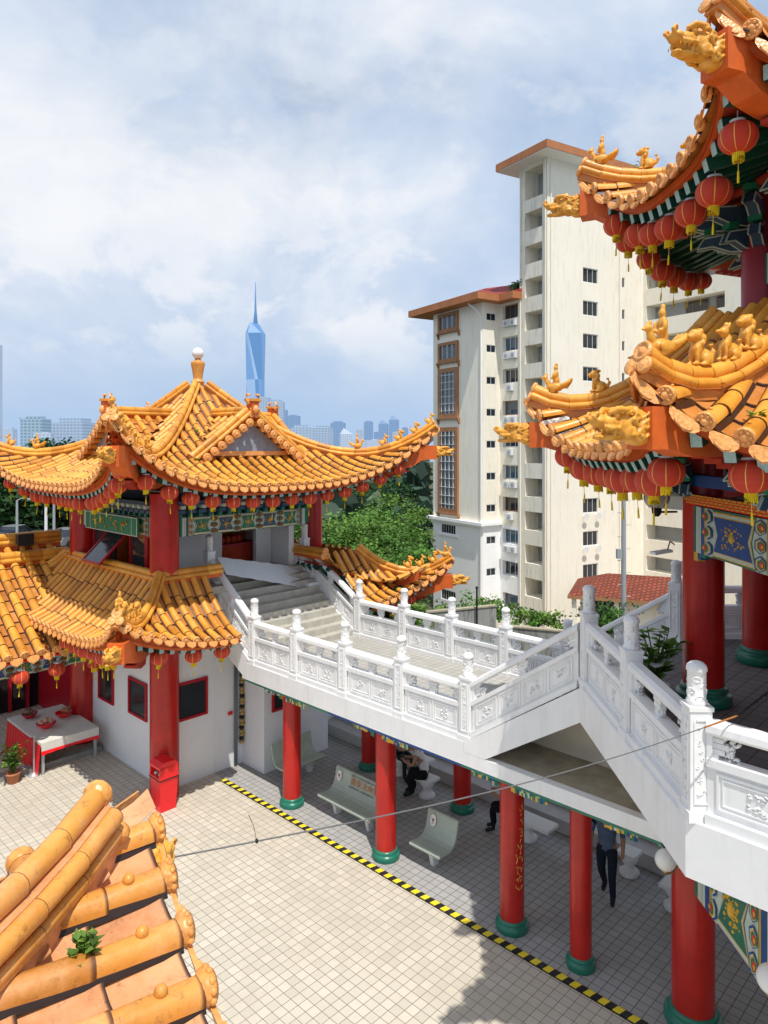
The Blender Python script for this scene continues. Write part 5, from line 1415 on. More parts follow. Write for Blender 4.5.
# ------------------------------------------------------------------ red bin, table, plants, posts by the pavilion
t = empty('litter_bin', W(-1.93, 2.04), 'bright red hooded litter bin at the foot of the pavilion column', 'bin')
b = (W(-1.93, 2.04), -UD, -VD, ZD)
mb = MB(); lo, hi = .185, .215
vs = [b[0] + b[1]*(q*lo) + b[2]*(r_*lo) for q, r_ in ((-1, -1), (1, -1), (1, 1), (-1, 1))] + [b[0] + b[1]*(q*hi) + b[2]*(r_*hi) + ZD*.72 for q, r_ in ((-1, -1), (1, -1), (1, 1), (-1, 1))]
mb.add(vs, [(0, 3, 2, 1), (0, 1, 5, 4), (1, 2, 6, 5), (2, 3, 7, 6), (3, 0, 4, 7), (4, 5, 6, 7)])
mb.build('bin_body', REDB, t); mb = MB()
mb.box(-.23, .23, -.23, .23, .722, .76, 0, b)
for q in (-1, 1): mb.box(min(q*.225, q*.19), max(q*.225, q*.19), -.22, .22, .76, .98, 0, b)
mb.prism([b[0] - b[1]*.225 + b[2]*y + ZD*z for y, z in ((-.225, .94), (.225, .94), (.225, .99), (.14, 1.08), (-.14, 1.08), (-.225, .99))], b[1]*.45, 0)
mb.box(-.19, .19, -.02, .02, .76, .95, 0, b); mb.build('bin_hood', REDB, t)
mb = MB(); mb.box(-.235, .235, -.235, .235, .70, .723, 0, b); mb.build('rubber_band', BLK, t)
mb = MB(); mb.ball(b[0]+b[1]*.1+b[2]*.12+ZD*.79, (.07, .05, .04), 8, 6); mb.ball(b[0]-b[1]*.08+b[2]*.14+ZD*.79, (.05, .06, .035), 8, 6); mb.build('rubbish', PALE, t)
# offering table
TB = (W(-6.55, 2.66), -UD, -VD, ZD)
t = empty('offering_table', TB[0], 'offering table with white cloth top and bright red skirt', 'table')
mb = MB(); mb.box(-1.15, 1.15, -.70, .70, .74, .80, 0, TB); mb.box(1.152, 1.165, -.70, .70, .60, .795, 0, TB); mb.box(-1.16, 1.165, .702, .712, .70, .795, 0, TB); mb.build('white_cloth', CLOTHW, t)
mb = MB(); n_ = 40
vs = []
for i in range(n_+1):
    x = -1.15 + 2.3*i/n_; o_ = .715 + .02*math.sin(i*1.9); vs += [TB[0] + TB[1]*x + TB[2]*.714 + ZD*.74, TB[0] + TB[1]*x + TB[2]*(o_+.05) + ZD*.03]
mb.add(vs, [(2*i, 2*i+2, 2*i+3, 2*i+1) for i in range(n_)], 0, None, True)
vs = []
for i in range(21):
    y = -.70 + 1.41*i/20; sag = .56 - .10*abs(math.sin(PI*i/20))*0 - .14*(1-((i-10)/10)**2)*-.35; vs += [TB[0] + TB[1]*1.168 + TB[2]*y + ZD*.60, TB[0] + TB[1]*(1.19+.015*math.sin(i*2)) + TB[2]*y + ZD*(sag-.06)]
mb.add(vs, [(2*i, 2*i+2, 2*i+3, 2*i+1) for i in range(20)], 0, None, True); mb.build('red_skirt', REDB, t)
for q in (-1, 1):
    for r_ in (-1, 1): mb = MB(); mb.box(q*1.08-.03, q*1.08+.03, r_*.64-.03, r_*.64+.03, 0, .74, 0, TB); mb.build('leg', GREY, t)
rnd = random.Random(2)
for q, (x, y, r_, lb) in enumerate(((.25, .25, .24, 'red offering bowl with fruit nearest the front of the table'), (-.15, -.35, .22, 'red offering bowl at the back of the table by the wall'), (-.75, .30, .20, 'dark red offering bowl on the far end of the table'))):
    p = TB[0] + TB[1]*x + TB[2]*y + ZD*.802; o_t = empty('offering_bowl', p, lb, 'bowl', 'offering bowls on the table')
    mb = MB(); mb.lathe(p, [(.10, 0), (.12, .02), (r_*.9, .09), (r_, .13), (r_*.94, .13), (r_*.8, .09), (.05, .06)], 20); mb.build('bowl', [REDB, REDB, DRED][q], o_t)
    mb = MB()
    for j in range(9): mb.ball(p + V((rnd.uniform(-.12, .12), rnd.uniform(-.12, .12), .13+rnd.uniform(0, .09))), rnd.uniform(.04, .07), 8, 6)
    mb.build('offerings', [m_plain('peach_buns', (.60, .36, .26), .8, .2, .2, 10), TERRA, m_plain('dark_fruit', (.2, .12, .08), .6, .3, .3, 10)][q], o_t)
# potted plant and rope stand by the hall kerb
def pot_plant(loc, label, h, r_, n_, potc=TERRA, leafm=LEAFL, lw=.09, group=None):
    t = empty('potted_plant', loc, label, 'plant', group); p = V(loc); mb = MB()
    mb.lathe(p, [(r_*.7, 0), (r_*.95, r_*1.3), (r_*1.1, r_*1.32), (r_*1.1, r_*1.6), (r_*.9, r_*1.6), (r_*.85, r_*1.4), (0, r_*1.4)], 20); mb.build('pot', potc, t)
    mb = MB(); rnd = random.Random(int(h*100)+n_); leafy(mb, p + ZD*r_*1.4, n_, h, h*.45, lw, rnd); mb.build('leaves', leafm, t)
pot_plant(W(-5.55, 3.95, .0), 'leafy green plant in a terracotta pot beside the rope stand', .75, .16, 42)
pot_plant((3.72, 9.7, 4.46), 'leafy shrub in a pot behind the terrace balustrade', .78, .17, 26, GREY, LEAF, .15)
t = empty('rope_stand', W(-5.62, 3.45), 'steel post with red rope in front of the offering table', 'barrier post'); p = W(-5.62, 3.45)
mb = MB(); mb.lathe(p, [(.16, 0), (.16, .02), (.03, .05), (.022, .08), (.022, .92), (.035, .93), (.03, .97), (0, .98)], 16); mb.build('post', GREY, t)
mb = MB(); q0, q1 = p+ZD*.88, W(-6.9, 3.52, .80); mb.tube([q0, q0.lerp(q1, .5)-ZD*.10, q1], .014, 6); q2 = W(-5.62, 6.0, .88); mb.tube([q0, q0.lerp(q2, .5)-ZD*.2, q2], .014, 6); mb.build('rope', REDB, t)
# pots seen through the far balustrade
for i, (s_, c_, lb) in enumerate(((.75, REDB, 'small red pot behind the far balustrade nearest the stair'), (1.15, BLUE, 'small blue pot behind the far balustrade'), (2.4, ORG, 'orange pot behind the far balustrade'), (3.1, m_plain('vermilion', (.7, .10, .02), .5, .3), 'vermilion pot with low plant behind the far balustrade'))):
    pot_plant(W(s_, -3.55, 3.05), lb, .22, .12, 6, c_, LEAFD, .05, 'flower pots outside the far balustrade')
mb = MB(); mb.box(-1, 5, -3.75, -3.33, 2.9, 3.04, 0, FRW); o = mb.build('planter_ledge', CONC, br)

# ------------------------------------------------------------------ lamps on the hall columns, steel cable
OPAL = m_plain('opal_glass', (.80, .79, .76), .25, .5, .03, 4)
def globe(p, dg, label, r_=.14):
    t = empty('globe_lamp', p, label, 'lamp', 'white globe lamps on the columns'); mb = MB(); mb.ball(p, r_, 20, 14); mb.build('globe', OPAL, t)
    mb = MB(); c = hv(3.4, dg, p.z-.16); d = V((c.x-p.x, c.y-p.y, 0)); L_ = d.length-.27; d.normalize()
    mb.tube([p-ZD*r_, p-ZD*(r_+.05), p+d*L_*.5-ZD*(r_+.07), p+d*L_-ZD*(r_-.02)], .014, 6); mb.lathe(p-ZD*(r_+.02), [(.05, 0), (.06, .03), (.04, .05)], 12)
    mb.lathe(p+d*L_-ZD*(r_-.02), [(.07, -.02), (.07, .02)], 12, 0, V((-d.y, d.x, 0)), ZD, d); mb.build('arm', m_plain('brass', (.45, .30, .12), .35, .5, .1, 8, metal=.7) if 'brass' not in MATS else MATS['brass'], t)
globe(V((3.80, 9.58, 2.40)), 158.5, 'white globe lamp on the thick column below the bridge peak'); globe(V((3.90, 7.15, 2.62)), 203.5, 'white globe lamp at the near end of the painted lower beam')
p = V((3.74, 9.74, 7.28)); t = empty('glass_lamp', p, 'ribbed glass lamp on a black arm beside the lower eave', 'lamp')
mb = MB(); prof = [(.17*math.sin(PI*(.08+.8*j/12)), -.15*math.cos(PI*(.08+.8*j/12))) for j in range(13)]; mb.lathe(p, prof, 20); 
for j in range(10): a = 2*PI*j/10; mb.tube([p+V((math.cos(a)*(r_+.004), math.sin(a)*(r_+.004), z)) for r_, z in prof], .006, 4, 1)
mb.build('glass_shade', [m_plain('smoked_glass', (.42, .38, .30), .2, .5, .1, 8), GREY], t)
mb = MB(); mb.lathe(p-ZD*.24, [(.03, -.02), (.06, .02), (.07, .10)], 12); mb.tube([p-ZD*.20, p+V((.30, .05, -.20))], .016, 6); mb.build('arm', BLK, t)
for z, lb in ((5.12, 'white floodlight on a thin arm low on the terrace column'), (6.62, 'white floodlight on a thin arm high on the terrace column')):
    c = hv(3.4, 158.5, z); p = c + V((-.55, -.28, -.06)); t = empty('floodlight', p, lb, 'floodlight', 'floodlights on the terrace column')
    mb = MB(); mb.tube([c+V((-.26, 0, 0)), c+V((-.36, -.1, .06)), p+V((.08, 0, .02))], .010, 6); mb.build('arm', GREY, t)
    mb = MB(); mb.obox(p, V((-.14, -.06, -.01)), V((.02, -.05, 0)), ZD*.018); mb.build('lamp_head', BAR, t)
ca, cb = V((FTIP.x+.07, FTIP.y+.20, FTIP.z-.42)), V((3.27, 6.56, 5.50))
t = empty('steel_cable', ca, 'thin steel cable stretched from the near roof to the terrace rail', 'cable')
mb = MB(); n_ = 24; mb.tube([ca.lerp(cb, i/n_) - ZD*(.10*math.sin(PI*i/n_)) for i in range(n_+1)], .0045, 6); mb.build('wire', m_plain('wire_steel', (.20, .20, .20), .5, .4, .2, 30, metal=.4), t)
mb = MB(); q0 = ca.lerp(cb, .90); mb.tube([q0 - ZD*.03, cb], .008, 6); mb.build('rusty_sleeve', m_plain('rust', (.42, .17, .05), .9, .1, .3, 20), t)
mb = MB(); e = hv(3.4, 203.5, 5.75); mb.tube([cb, cb.lerp(e, .35)+ZD*.02, cb.lerp(e, .7), e], .010, 6)
for j in range(6): mb.ball(cb.lerp(e, .25+.06*j)+ZD*.01, .016, 6, 5)
q1 = ca.lerp(cb, .09) - ZD*.027; mb.tube([q1, q1+V((-.02, .02, .07)), q1+V((-.05, .03, .13))], .0016, 5); mb.lathe(q1-V((0,0,.010)), [(.007, 0), (.011, .01), (.007, .02)], 8); mb.build('tail_wire', BLK, t)

# rolled banners hung beside the grey post at the corner of the store room
p = W(-2.44, -.36); t = empty('rolled_banner', p, 'rolled black and gold banner hanging beside a grey post on the white wall', 'banner')
mb = MB(); rnd = random.Random(4)
for k in range(22):
    z = .55 + k*.088; mb.lathe(p + V((rnd.uniform(-.01, .01), rnd.uniform(-.01, .01), 0)), [(.035, z), (.06+rnd.uniform(0, .02), z+.03), (.055, z+.06), (.035, z+.087)], 10, k % 3 % 2)
mb.build('banner', [m_plain('banner_gold', (.42, .30, .10), .8, .2, .4, 30), BLK], t)
mb = MB(); mb.lathe(W(-2.50, -.22), [(.045, 0), (.045, 2.55)], 10); mb.build('post', m_plain('slate_post', (.16, .18, .21), .6, .3, .1, 4), t)
p = W(-2.54, -.08, 1.35); t = empty('alarm_box', p, 'small red box fixed on the white wall near the banner', 'box'); mb = MB(); mb.obox(p, VD*.06, UD*.03, ZD*.04); mb.obox(p-UD*.031, VD*.02, UD*.006, ZD*.02, 1); mb.build('box', [REDB, DRED], t)

# ------------------------------------------------------------------ apartment blocks beyond the temple
D1 = V((-.52, .854, 0)).normalized(); D2 = V((.854, .52, 0)).normalized()
K0 = V((13.8, 60.0, 0))
def facade(mb, O, X, Nn, L_, z0, z1, ops, depth=.9, mi=0, mib=1, split=None, mi2=2):
    # wall sheet with real openings: reveals and a back wall inside each
    xs = sorted(set([0, L_] + [o[0] for o in ops] + [o[1] for o in ops])); zs = sorted(set([z0, z1] + ([split] if split else []) + [o[2] for o in ops] + [o[3] for o in ops]))
    f = lambda x, z, d=0: O + X*x + ZD*z - Nn*d
    for i in range(len(xs)-1):
        for j in range(len(zs)-1):
            xm, zm = (xs[i]+xs[i+1])/2, (zs[j]+zs[j+1])/2
            if any(o[0] < xm < o[1] and o[2] < zm < o[3] for o in ops): continue
            mb.poly([f(xs[i], zs[j]), f(xs[i+1], zs[j]), f(xs[i+1], zs[j+1]), f(xs[i], zs[j+1])], mi2 if split and zm < split else mi)
    for a, b, c, e in ops:
        m_ = mi2 if split and e < split else mi
        for q in (((a, c), (b, c)), ((b, c), (b, e)), ((b, e), (a, e)), ((a, e), (a, c))):
            (xa, za), (xb, zb) = q; mb.poly([f(xa, za), f(xb, zb), f(xb, zb, depth), f(xa, za, depth)], m_)
        mb.poly([f(a, c, depth), f(b, c, depth), f(b, e, depth), f(a, e, depth)], mib)
tw = empty('apartment_tower', K0 + V((0, 0, -8)), 'tall cream apartment tower with open stair column and orange eaves', 'apartment block')
FL = 2.9; mb = MB(); GZ = -9.0
ops = [(.6, 2.75, 15.1+FL*k, 16.7+FL*k) for k in range(-7, 5)] + [(.5, 2.75, 29.4, 32.0)]
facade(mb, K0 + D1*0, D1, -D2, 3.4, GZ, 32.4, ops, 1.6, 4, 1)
w3 = [(4.26, 6.14, 22.3-FL*k, 23.6-FL*k) for k in range(0, 10)]; w1 = [(9.3, 9.65, 22.4-FL*k, 23.3-FL*k) for k in range(0, 10)]
facade(mb, K0, D2, -D1, 12.2, GZ, 32.4, w3 + w1, .16, 0, 3)
Q0 = K0 + D2*12.2
ops = [(.35, 8.2, -.75+FL*k, .62+FL*k) for k in range(-1, 11)]
facade(mb, Q0, -D1, -D2, 10.5, GZ, 33.2, ops, 1.3, 0, 1)
for (a, b) in ((K0 + D1*3.4, D2), (Q0 - D1*10.5, D2)):
    mb.poly([a + ZD*GZ, a + b*14 + ZD*GZ, a + b*14 + ZD*33.2, a + ZD*33.2], 0)
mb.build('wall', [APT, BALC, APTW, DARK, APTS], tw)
for k, (a, b, c, e) in enumerate(w3): 
    window(tw, K0 - D1*-.10 + D1*.0, D2, -D1, a, b, c, e, mull=2, fw=.07, frame=BAR, dep=.03)
for a, b, c, e in w1: window(tw, K0 + D1*.08, D2, -D1, a, b, c, e, fw=.05, frame=BAR, dep=.03, mull=0)
for k in range(-1, 11):
    z = -.75 + FL*k
    window(tw, Q0 + D2*1.25, -D1, -D2, 3.6, 5.9, z+.02, z+1.3, mull=2, fw=.06, frame=BRWN, dep=.03); window(tw, Q0 + D2*1.25, -D1, -D2, 6.6, 7.6, z+.02, z+1.3, mull=0, fw=.06, frame=BRWN, dep=.03)
mb = MB(); f = lambda a, b, z: K0 + D1*a + D2*b + ZD*z
ov = 1.5
e_ = [f(-ov, -ov, 0), f(3.4+ov, -ov, 0), f(3.4+ov, 11, 0), f(-ov, 11, 0)]
mb.prism([p+ZD*32.38 for p in e_], ZD*.62, 0); o = mb.build('eave', EAVO, tw)
mb = MB(); mb.prism([f(-ov+.05, -ov+.05, 32.36), f(3.4+ov-.05, -ov+.05, 32.36), f(3.4+ov-.05, 10.9, 32.36), f(-ov+.05, 10.9, 32.36)], ZD*-.04); mb.build('eave_soffit', APTW, o)
mb = MB(); c = f(1.7, 3.0, 33.7); mb.add([p+ZD*33.01 for p in e_] + [c], [(0, 1, 4), (1, 2, 4), (2, 3, 4), (3, 0, 4)], 0); mb.build('roof', ROOFM, tw)
mb = MB()
for b in (.15, 3.25): mb.tube([f(b, -.08, GZ), f(b, -.08, 32.3)], .06, 6)
mb.tube([f(-.08, .35, GZ), f(-.08, .35, 32)], .06, 6); mb.tube([f(-.08, 8.9, GZ), f(-.08, 8.9, 31)], .06, 6); mb.build('drain_pipe', APT, tw)
# satellite dishes and small boxes under the low windows
for z_ in (w3[7][2], w3[8][2], w3[9][2]):
    for b_ in (4.3, 5.9):
        mb = MB(); c = f(-.35, b_, z_-.25); mb.lathe(c, [(.02, -.06), (.20, -.03), (.30, .03)], 14, 0, D2, ZD, (-D1+ZD*.4).normalized()); mb.tube([c, c+D1*.35], .02, 5); mb.build('satellite_dish', BAR, tw)
def ac_unit(parent, p, X, Nn):
    mb = MB(); mb.obox(p + Nn*.17, X*.40, Nn*.15, ZD*.27); mb.lathe(p + Nn*.322 - X*.08, [(.20, 0), (.20, .012), (.17, .014), (.0, .006)], 14, 1, X, ZD, Nn)
    mb.obox(p + Nn*.15 - ZD*.29, X*.38, Nn*.17, ZD*.02, 1); return mb.build('air_conditioner', [BAR, GREY], parent)
# wing with brown bay windows
P0 = K0 + D1*3.4; R0 = P0 + D1*2.61; S0 = R0 - D2*2.12; T0 = S0 + D1*7.62
wg = empty('apartment_wing', S0 + V((0, 0, -8)), 'lower apartment wing with tall brown framed bay windows and maroon roof', 'apartment block')
mb = MB()
rec = [(.25, 2.30, 16.5+FL*k, 17.8+FL*k) for k in range(-8, 2)]
facade(mb, P0, D1, -D2, 2.61, GZ, 20.9, rec, .5, 0, 2, split=.7, mi2=1)
sml = [(.55, 1.65, 16.4+FL*k, 17.1+FL*k) for k in range(-8, 2)]
facade(mb, R0, -D2, -D1, 2.12, GZ, 20.9, sml, .14, 0, 2, split=.7, mi2=1)
low = [(4.0, 6.3, -.55, .35), (4.0, 6.3, -7.0, -6.0)]
facade(mb, S0, D1, -D2, 7.62, GZ, 20.9, low, .16, 0, 2, split=.7, mi2=1)
mb.poly([T0+ZD*GZ, T0+D2*12+ZD*GZ, T0+D2*12+ZD*20.9, T0+ZD*20.9], 0)
mb.build('wall', [APT, APTW, DARK], wg)
for k, (a, b, c, e) in enumerate(rec):
    window(wg, P0 + D2*.35, D1, -D2, a+.02, b-.02, c+.02, e-.02, mull=2, fw=.07, frame=BAR if k % 3 else BRWN, dep=.03, glass=GLASS if k % 2 else m_plain('blue_glass%d' % k, (.05, .10, .14), .1, .6, .2, 2))
for k, (a, b, c, e) in enumerate(sml): window(wg, R0 + D1*.06, -D2, -D1, a, b, c, e, mull=1, fw=.06, frame=BAR, dep=.03)
for a, b, c, e in low: window(wg, S0 + D2*.08, D1, -D2, a, b, c, e, mull=5, fw=.06, frame=BAR, dep=.03)
for z0, z1, bars, hb in ((18.9, 20.7, 3, 0), (16.0, 17.9, 3, 0), (10.6, 15.4, 4, 6), (1.5, 9.7, 4, 9)):
    window(wg, S0, D1, -D2, 3.45, 6.6, z0, z1, mull=0, fw=.40 if z1-z0 > 3 else .30, frame=BRWN, dep=.22, bars=bars, hb=hb, name='bay_window', glass=m_plain('bay_glass', (.16, .18, .20), .15, .5, .4, 1.2) if 'bay_glass' not in MATS else MATS['bay_glass'])
    mb = MB()
    for a in (3.3, 6.59): mb.prism([S0 + D1*a - D2*y + ZD*z for y, z in ((.002, z0-.62), (.10, z0-.55), (.30, z0-.08), (.30, z0-.003), (.002, z0-.003))], D1*.16)
    mb.obox(S0 + D1*5.02 - D2*.17 + ZD*(z0-.07), D1*1.56, D2*.16, ZD*.065); mb.build('bay_corbel', BRWN, wg)
mb = MB(); 
mb.obox(S0 + D1*3.9 - D2*.22 + ZD*.86, D1*4.3, D2*.22, ZD*.14); mb.obox(S0 + D1*3.9 - D2*.12 + ZD*.62, D1*4.1, D2*.12, ZD*.099)
mb.obox(R0 - D2*1.06 - D1*.15 + ZD*.86, D2*1.05, D1*.15, ZD*.139); mb.obox(S0 + D1*5.1 - D2*.06 + ZD*.50, D1*1.6, D2*.06, ZD*.06); mb.obox(S0 + D1*5.1 - D2*.06 - ZD*.70, D1*1.6, D2*.06, ZD*.08)
mb.build('cornice', APTW, wg)
for k in range(-6, 2):
    z = 16.2 + FL*k
    for q in ((.7, 1.6) if k % 2 == 0 or k > -1 else (1.2,)): ac_unit(wg, P0 + D1*q - D2*.02 + ZD*(z-.15), D1, -D2)
mb = MB()
oz = [(P0 - D1*.3 - D2*1.1), (R0 - D1*1.1 - D2*1.1), (S0 - D1*1.1 - D2*1.4), (T0 + D1*2.4 - D2*1.4), (T0 + D1*2.4 + D2*9), (P0 - D1*.3 + D2*9)]
mb.prism([p+ZD*20.9 for p in oz], ZD*.62, 0); eo = mb.build('eave', EAVO, wg)
mb = MB(); c0 = (S0+T0)/2 + D2*4.5 + D1*1.2 + ZD*23.6; c1 = P0 + D2*4.5 + ZD*23.2; q = [p+ZD*21.53 for p in oz]
mb.add(q + [c0, c1], [(2, 3, 6), (3, 4, 6), (4, 5, 7, 6), (1, 2, 6, 7), (0, 1, 7), (5, 0, 7)], 0); mb.build('roof', ROOFM, wg)
mb = MB(); mb.tube([S0 - D2*.9 + D1*.9 + ZD*20.8, S0 - D2*.5 + D1*.4 + ZD*20.3, S0 - D2*.08 + D1*.1 + ZD*19.6, S0 - D2*.08 + D1*.1 + ZD*GZ], .07, 6); mb.build('drain_pipe', APTW, wg)
# plants rooted on the parapets
def bush(loc, r_, label, group, mat=LEAF, lw=.16, n=500, seed=0, name='shrub', flat=.8):
    rnd = random.Random(seed); mb = MB(); p = V(loc)
    for q in range(5): 
        a = rnd.uniform(0, 6.28); mb.tube([p, p + V((math.cos(a)*r_*.5, math.sin(a)*r_*.5, r_*.7))], [r_*.04, r_*.02], 4, 1)
    cl = [(V((rnd.gauss(0, .42), rnd.gauss(0, .42), rnd.uniform(.15, 1.15)*flat))*r_, rnd.random()) for q in range(14)]
    for q in range(n):
        c, sh = rnd.choice(cl); o_ = p + c + V((rnd.gauss(0, .20), rnd.gauss(0, .20), rnd.gauss(0, .17)))*r_
        if o_.z < p.z: continue
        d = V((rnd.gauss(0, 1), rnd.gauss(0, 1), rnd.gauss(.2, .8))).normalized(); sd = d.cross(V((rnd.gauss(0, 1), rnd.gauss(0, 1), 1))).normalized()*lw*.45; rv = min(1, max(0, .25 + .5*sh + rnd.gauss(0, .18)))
        mb.add([o_-d*lw*.5, o_+sd, o_+d*lw*.6, o_-sd], [(0, 1, 2, 3)], 0, (rv, .5))
    return tag(mb.build(name, [mat, WOODC], origin=p), label, 'shrub', group)
bush(P0 - D2*.2 + D1*.3 + ZD*21.6, .9, 'wild shrub rooted on the parapet between tower and wing', None, LEAFD, .22, 260, 5)
# red roofed porch, boundary walls, driveway planting
GD = hgt(20, 60)
pr = empty('entrance_porch', (19.5, 52, GD+.3), 'low entrance porch with red tiled hip roof before the apartments', 'porch')
mb = MB(); a = V((13.6, 52.5, 0)); X = V((.93, -.36, 0)).normalized(); Y = V((.36, .93, 0)).normalized(); f = lambda x, y, z: a + X*x + Y*y + ZD*z
mb.add([f(0, 0, -3.1), f(9.5, 0, -3.1), f(9.5, 7, -3.1), f(0, 7, -3.1), f(2.6, 3.5, -1.9), f(7.5, 3.5, -1.9)], [(0, 1, 5, 4), (1, 2, 5), (2, 3, 4, 5), (3, 0, 4), (0, 3, 2, 1)], 0)
mb.build('roof', RTILE, pr); mb = MB(); mb.prism([f(-.03, -.03, -3.35), f(9.53, -.03, -3.35), f(9.53, 7.03, -3.35), f(-.03, 7.03, -3.35)], ZD*.24); mb.build('eave', BRWN, pr)
mb = MB()
for x, y in ((.4, .4), (3.4, .4), (9, .4), (.4, 6.6), (9, 6.6)): mb.obox(f(x, y, (GD-3.35)/2), X*.16, Y*.16, ZD*((-3.36-GD)/2), 0)
mb.obox(f(6.2, 3.8, (GD-3.36)/2), X*2.6, Y*2.6, ZD*((-3.37-GD)/2), 0); mb.obox(f(2.2, 6.6, (GD-3.36)/2), X*1.4, Y*.1, ZD*((-3.37-GD)/2), 1); mb.build('pillars_and_walls', [APT, DARK], pr)
def wall_run(p0, p1, z0, z1, th, label, mat):
    d = (p1-p0); L_ = d.length; d.normalize(); n_ = V((-d.y, d.x, 0)); mb = MB()
    m_ = 8
    for i in range(m_):
        mb.obox(p0 + d*(L_*(i+.5)/m_) + ZD*((z0+z1)/2), d*(L_/m_/2-.004), n_*th/2, ZD*((z1-z0)/2), 0)
    mb.obox((p0+p1)/2 + ZD*(z1+.05), d*L_/2, n_*(th/2+.06), ZD*.048, 1)
    return tag(mb.build('boundary_wall', [mat, CONC], origin=p0), label, 'wall')
wall_run(V((2.2, 44.5, 0)), V((7.3, 46.5, 0)), GD-1, -2.55, .25, 'black stained low wall under the plants by the upturned corner', STAIN)
wall_run(V((7.6, 44.8, 0)), V((13.8, 42.5, 0)), GD-1, -3.45, .25, 'black stained retaining wall in front of the driveway planting', STAIN)
for i, (px, py, Y, r_, mt, lb) in enumerate(((445, 612, 47, 1.1, LEAFL, 'pale bush by the stained wall nearest the pavilion roof'), (462, 606, 47.5, 1.5, LEAF, 'round bush beside the thin black post'), (485, 603, 50, 1.2, LEAFL, 'light green hedge clump at the foot of the wing'), (503, 606, 51, 1.1, LEAF, 'green hedge clump below the recessed windows'),
        (520, 610, 50, 1.1, LEAFL, 'light green clump at the foot of the stair column'), (538, 614, 48.5, 1.0, LEAF, 'green clump at the corner of the tower'), (553, 612, 48, .8, LEAFL, 'small clump by the porch pillar'), (601, 612, 44, 1.7, LEAFD, 'loose grey green bush in front of the porch'), (612, 616, 43, 1.2, LEAF, 'bush at the foot of the lamp mast'))):
    z = 8 - (py+8-445)*Y/710 - .3; bush(((px-384)*Y/710, Y, z-.1), r_, lb, 'bushes along the driveway', mt, .20, 420, i+20)
mb = MB(); mb.tube([(7.8, 55, GD), (7.8, 55, GD)], .01, 4)
t = empty('lamp_mast', (15.05, 44.6, -4), 'tall pale grey mast with climbing pegs in front of the tower', 'mast')
mb = MB(); mb.tube([(15.05, 44.6, GD), (15.05, 44.6, 6.2)], [.19, .13], 12); mb.build('pole', GREY, t); mb = MB()
for j in range(12): z = -3 + .75*j; q = (-1)**j; mb.tube([(15.05, 44.6, z), (15.05+.42*q, 44.5, z)], .025, 5)
mb.build('peg', GREY, t); mb = MB(); mb.obox((15.0, 44.4, 6.3), V((.35, 0, 0)), V((0, .25, 0)), ZD*.14); mb.obox((14.7, 44.4, 1.2), V((.15, 0, 0)), V((0, .15, 0)), ZD*.3); mb.build('fitting', GREY, t)
t = empty('black_post', (5.95, 45.5, -4), 'thin black post standing by the stained wall', 'post'); mb = MB(); mb.tube([(5.95, 45.5, GD), (5.95, 45.5, -1.2)], .06, 8); mb.ball((5.95, 45.5, -1.15), .10, 8, 6); mb.build('pole', BLK, t)

# ------------------------------------------------------------------ trees
def tree(loc, h, cr, label, group, mat=LEAF, lw=.3, ncl=34, per=130, seed=0, trunk_r=.22, flat=.75, name='tree', base=.42):
    rnd = random.Random(seed); p = V(loc); t = empty(name, p, label, 'tree', group)
    cz = h - cr*flat; mb = MB(); top = p + V((rnd.uniform(-.3, .3), rnd.uniform(-.3, .3), h*.72))
    mb.tube([p - ZD*.3, p + ZD*h*.25 + V((rnd.uniform(-.2, .2), 0, 0)), top], [trunk_r*1.2, trunk_r, trunk_r*.5], 8)
    cl = []
    for q in range(ncl):
        a = rnd.uniform(0, 6.28); ph = rnd.uniform(-.55, 1); rr = rnd.uniform(.55, .95)
        c = V((math.cos(a)*math.sqrt(max(0, 1-ph*ph))*rr*cr, math.sin(a)*math.sqrt(max(0, 1-ph*ph))*rr*cr, ph*rr*cr*flat)); cl.append((c, rnd.uniform(.18, .34)*cr, rnd.random()))
        if q % 4 == 0:
            st = p + ZD*h*rnd.uniform(.25, .55); mb.tube([st, st.lerp(p+ZD*cz+c, .55) + ZD*.2, p+ZD*cz+c], [trunk_r*.45, trunk_r*.3, trunk_r*.1], 5)
    mb.build('trunk', WOODC, t); mb = MB()
    for c, r_, sh in cl:
        for q in range(per):
            d0 = V((rnd.gauss(0, 1), rnd.gauss(0, 1), rnd.gauss(0, .75))); d0 = d0.normalized()*r_*rnd.uniform(.35, 1.08); d0.z *= .7
            o_ = p + ZD*cz + c + d0
            d = V((rnd.gauss(0, 1), rnd.gauss(0, 1), rnd.gauss(0, .6))).normalized(); sd = d.cross(V((rnd.gauss(0, .5), rnd.gauss(0, .5), 1))).normalized()*lw*.42; l2 = lw*rnd.uniform(.6, 1.1)
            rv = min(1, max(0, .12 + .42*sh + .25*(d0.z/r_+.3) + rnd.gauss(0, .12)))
            mb.add([o_-d*l2*.5, o_+sd, o_+d*l2*.5, o_-sd], [(0, 1, 2, 3)], 0, (rv, .5))
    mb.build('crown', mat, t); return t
TL = [(332, 505, 44, 4.2, 'leafy green tree just beyond the pavilion right eave'), (362, 520, 50, 4.6, 'broad pale green tree in the middle of the wood'), (372, 508, 56, 5.0, 'bright green tree beside the apartment wing'), (386, 494, 62, 4.3, 'tall green tree nearest the apartment wing'),
      (345, 552, 36, 3.4, 'low green tree behind the lower upturned corner'), (366, 546, 42, 3.6, 'rounded green tree behind the ridge beasts'), (388, 535, 47, 3.2, 'green tree behind the carved dragon end'), (330, 565, 30, 2.6, 'young tree close behind the pavilion column'),
      (372, 578, 34, 2.4, 'dark low tree beside the lower roof beasts')]
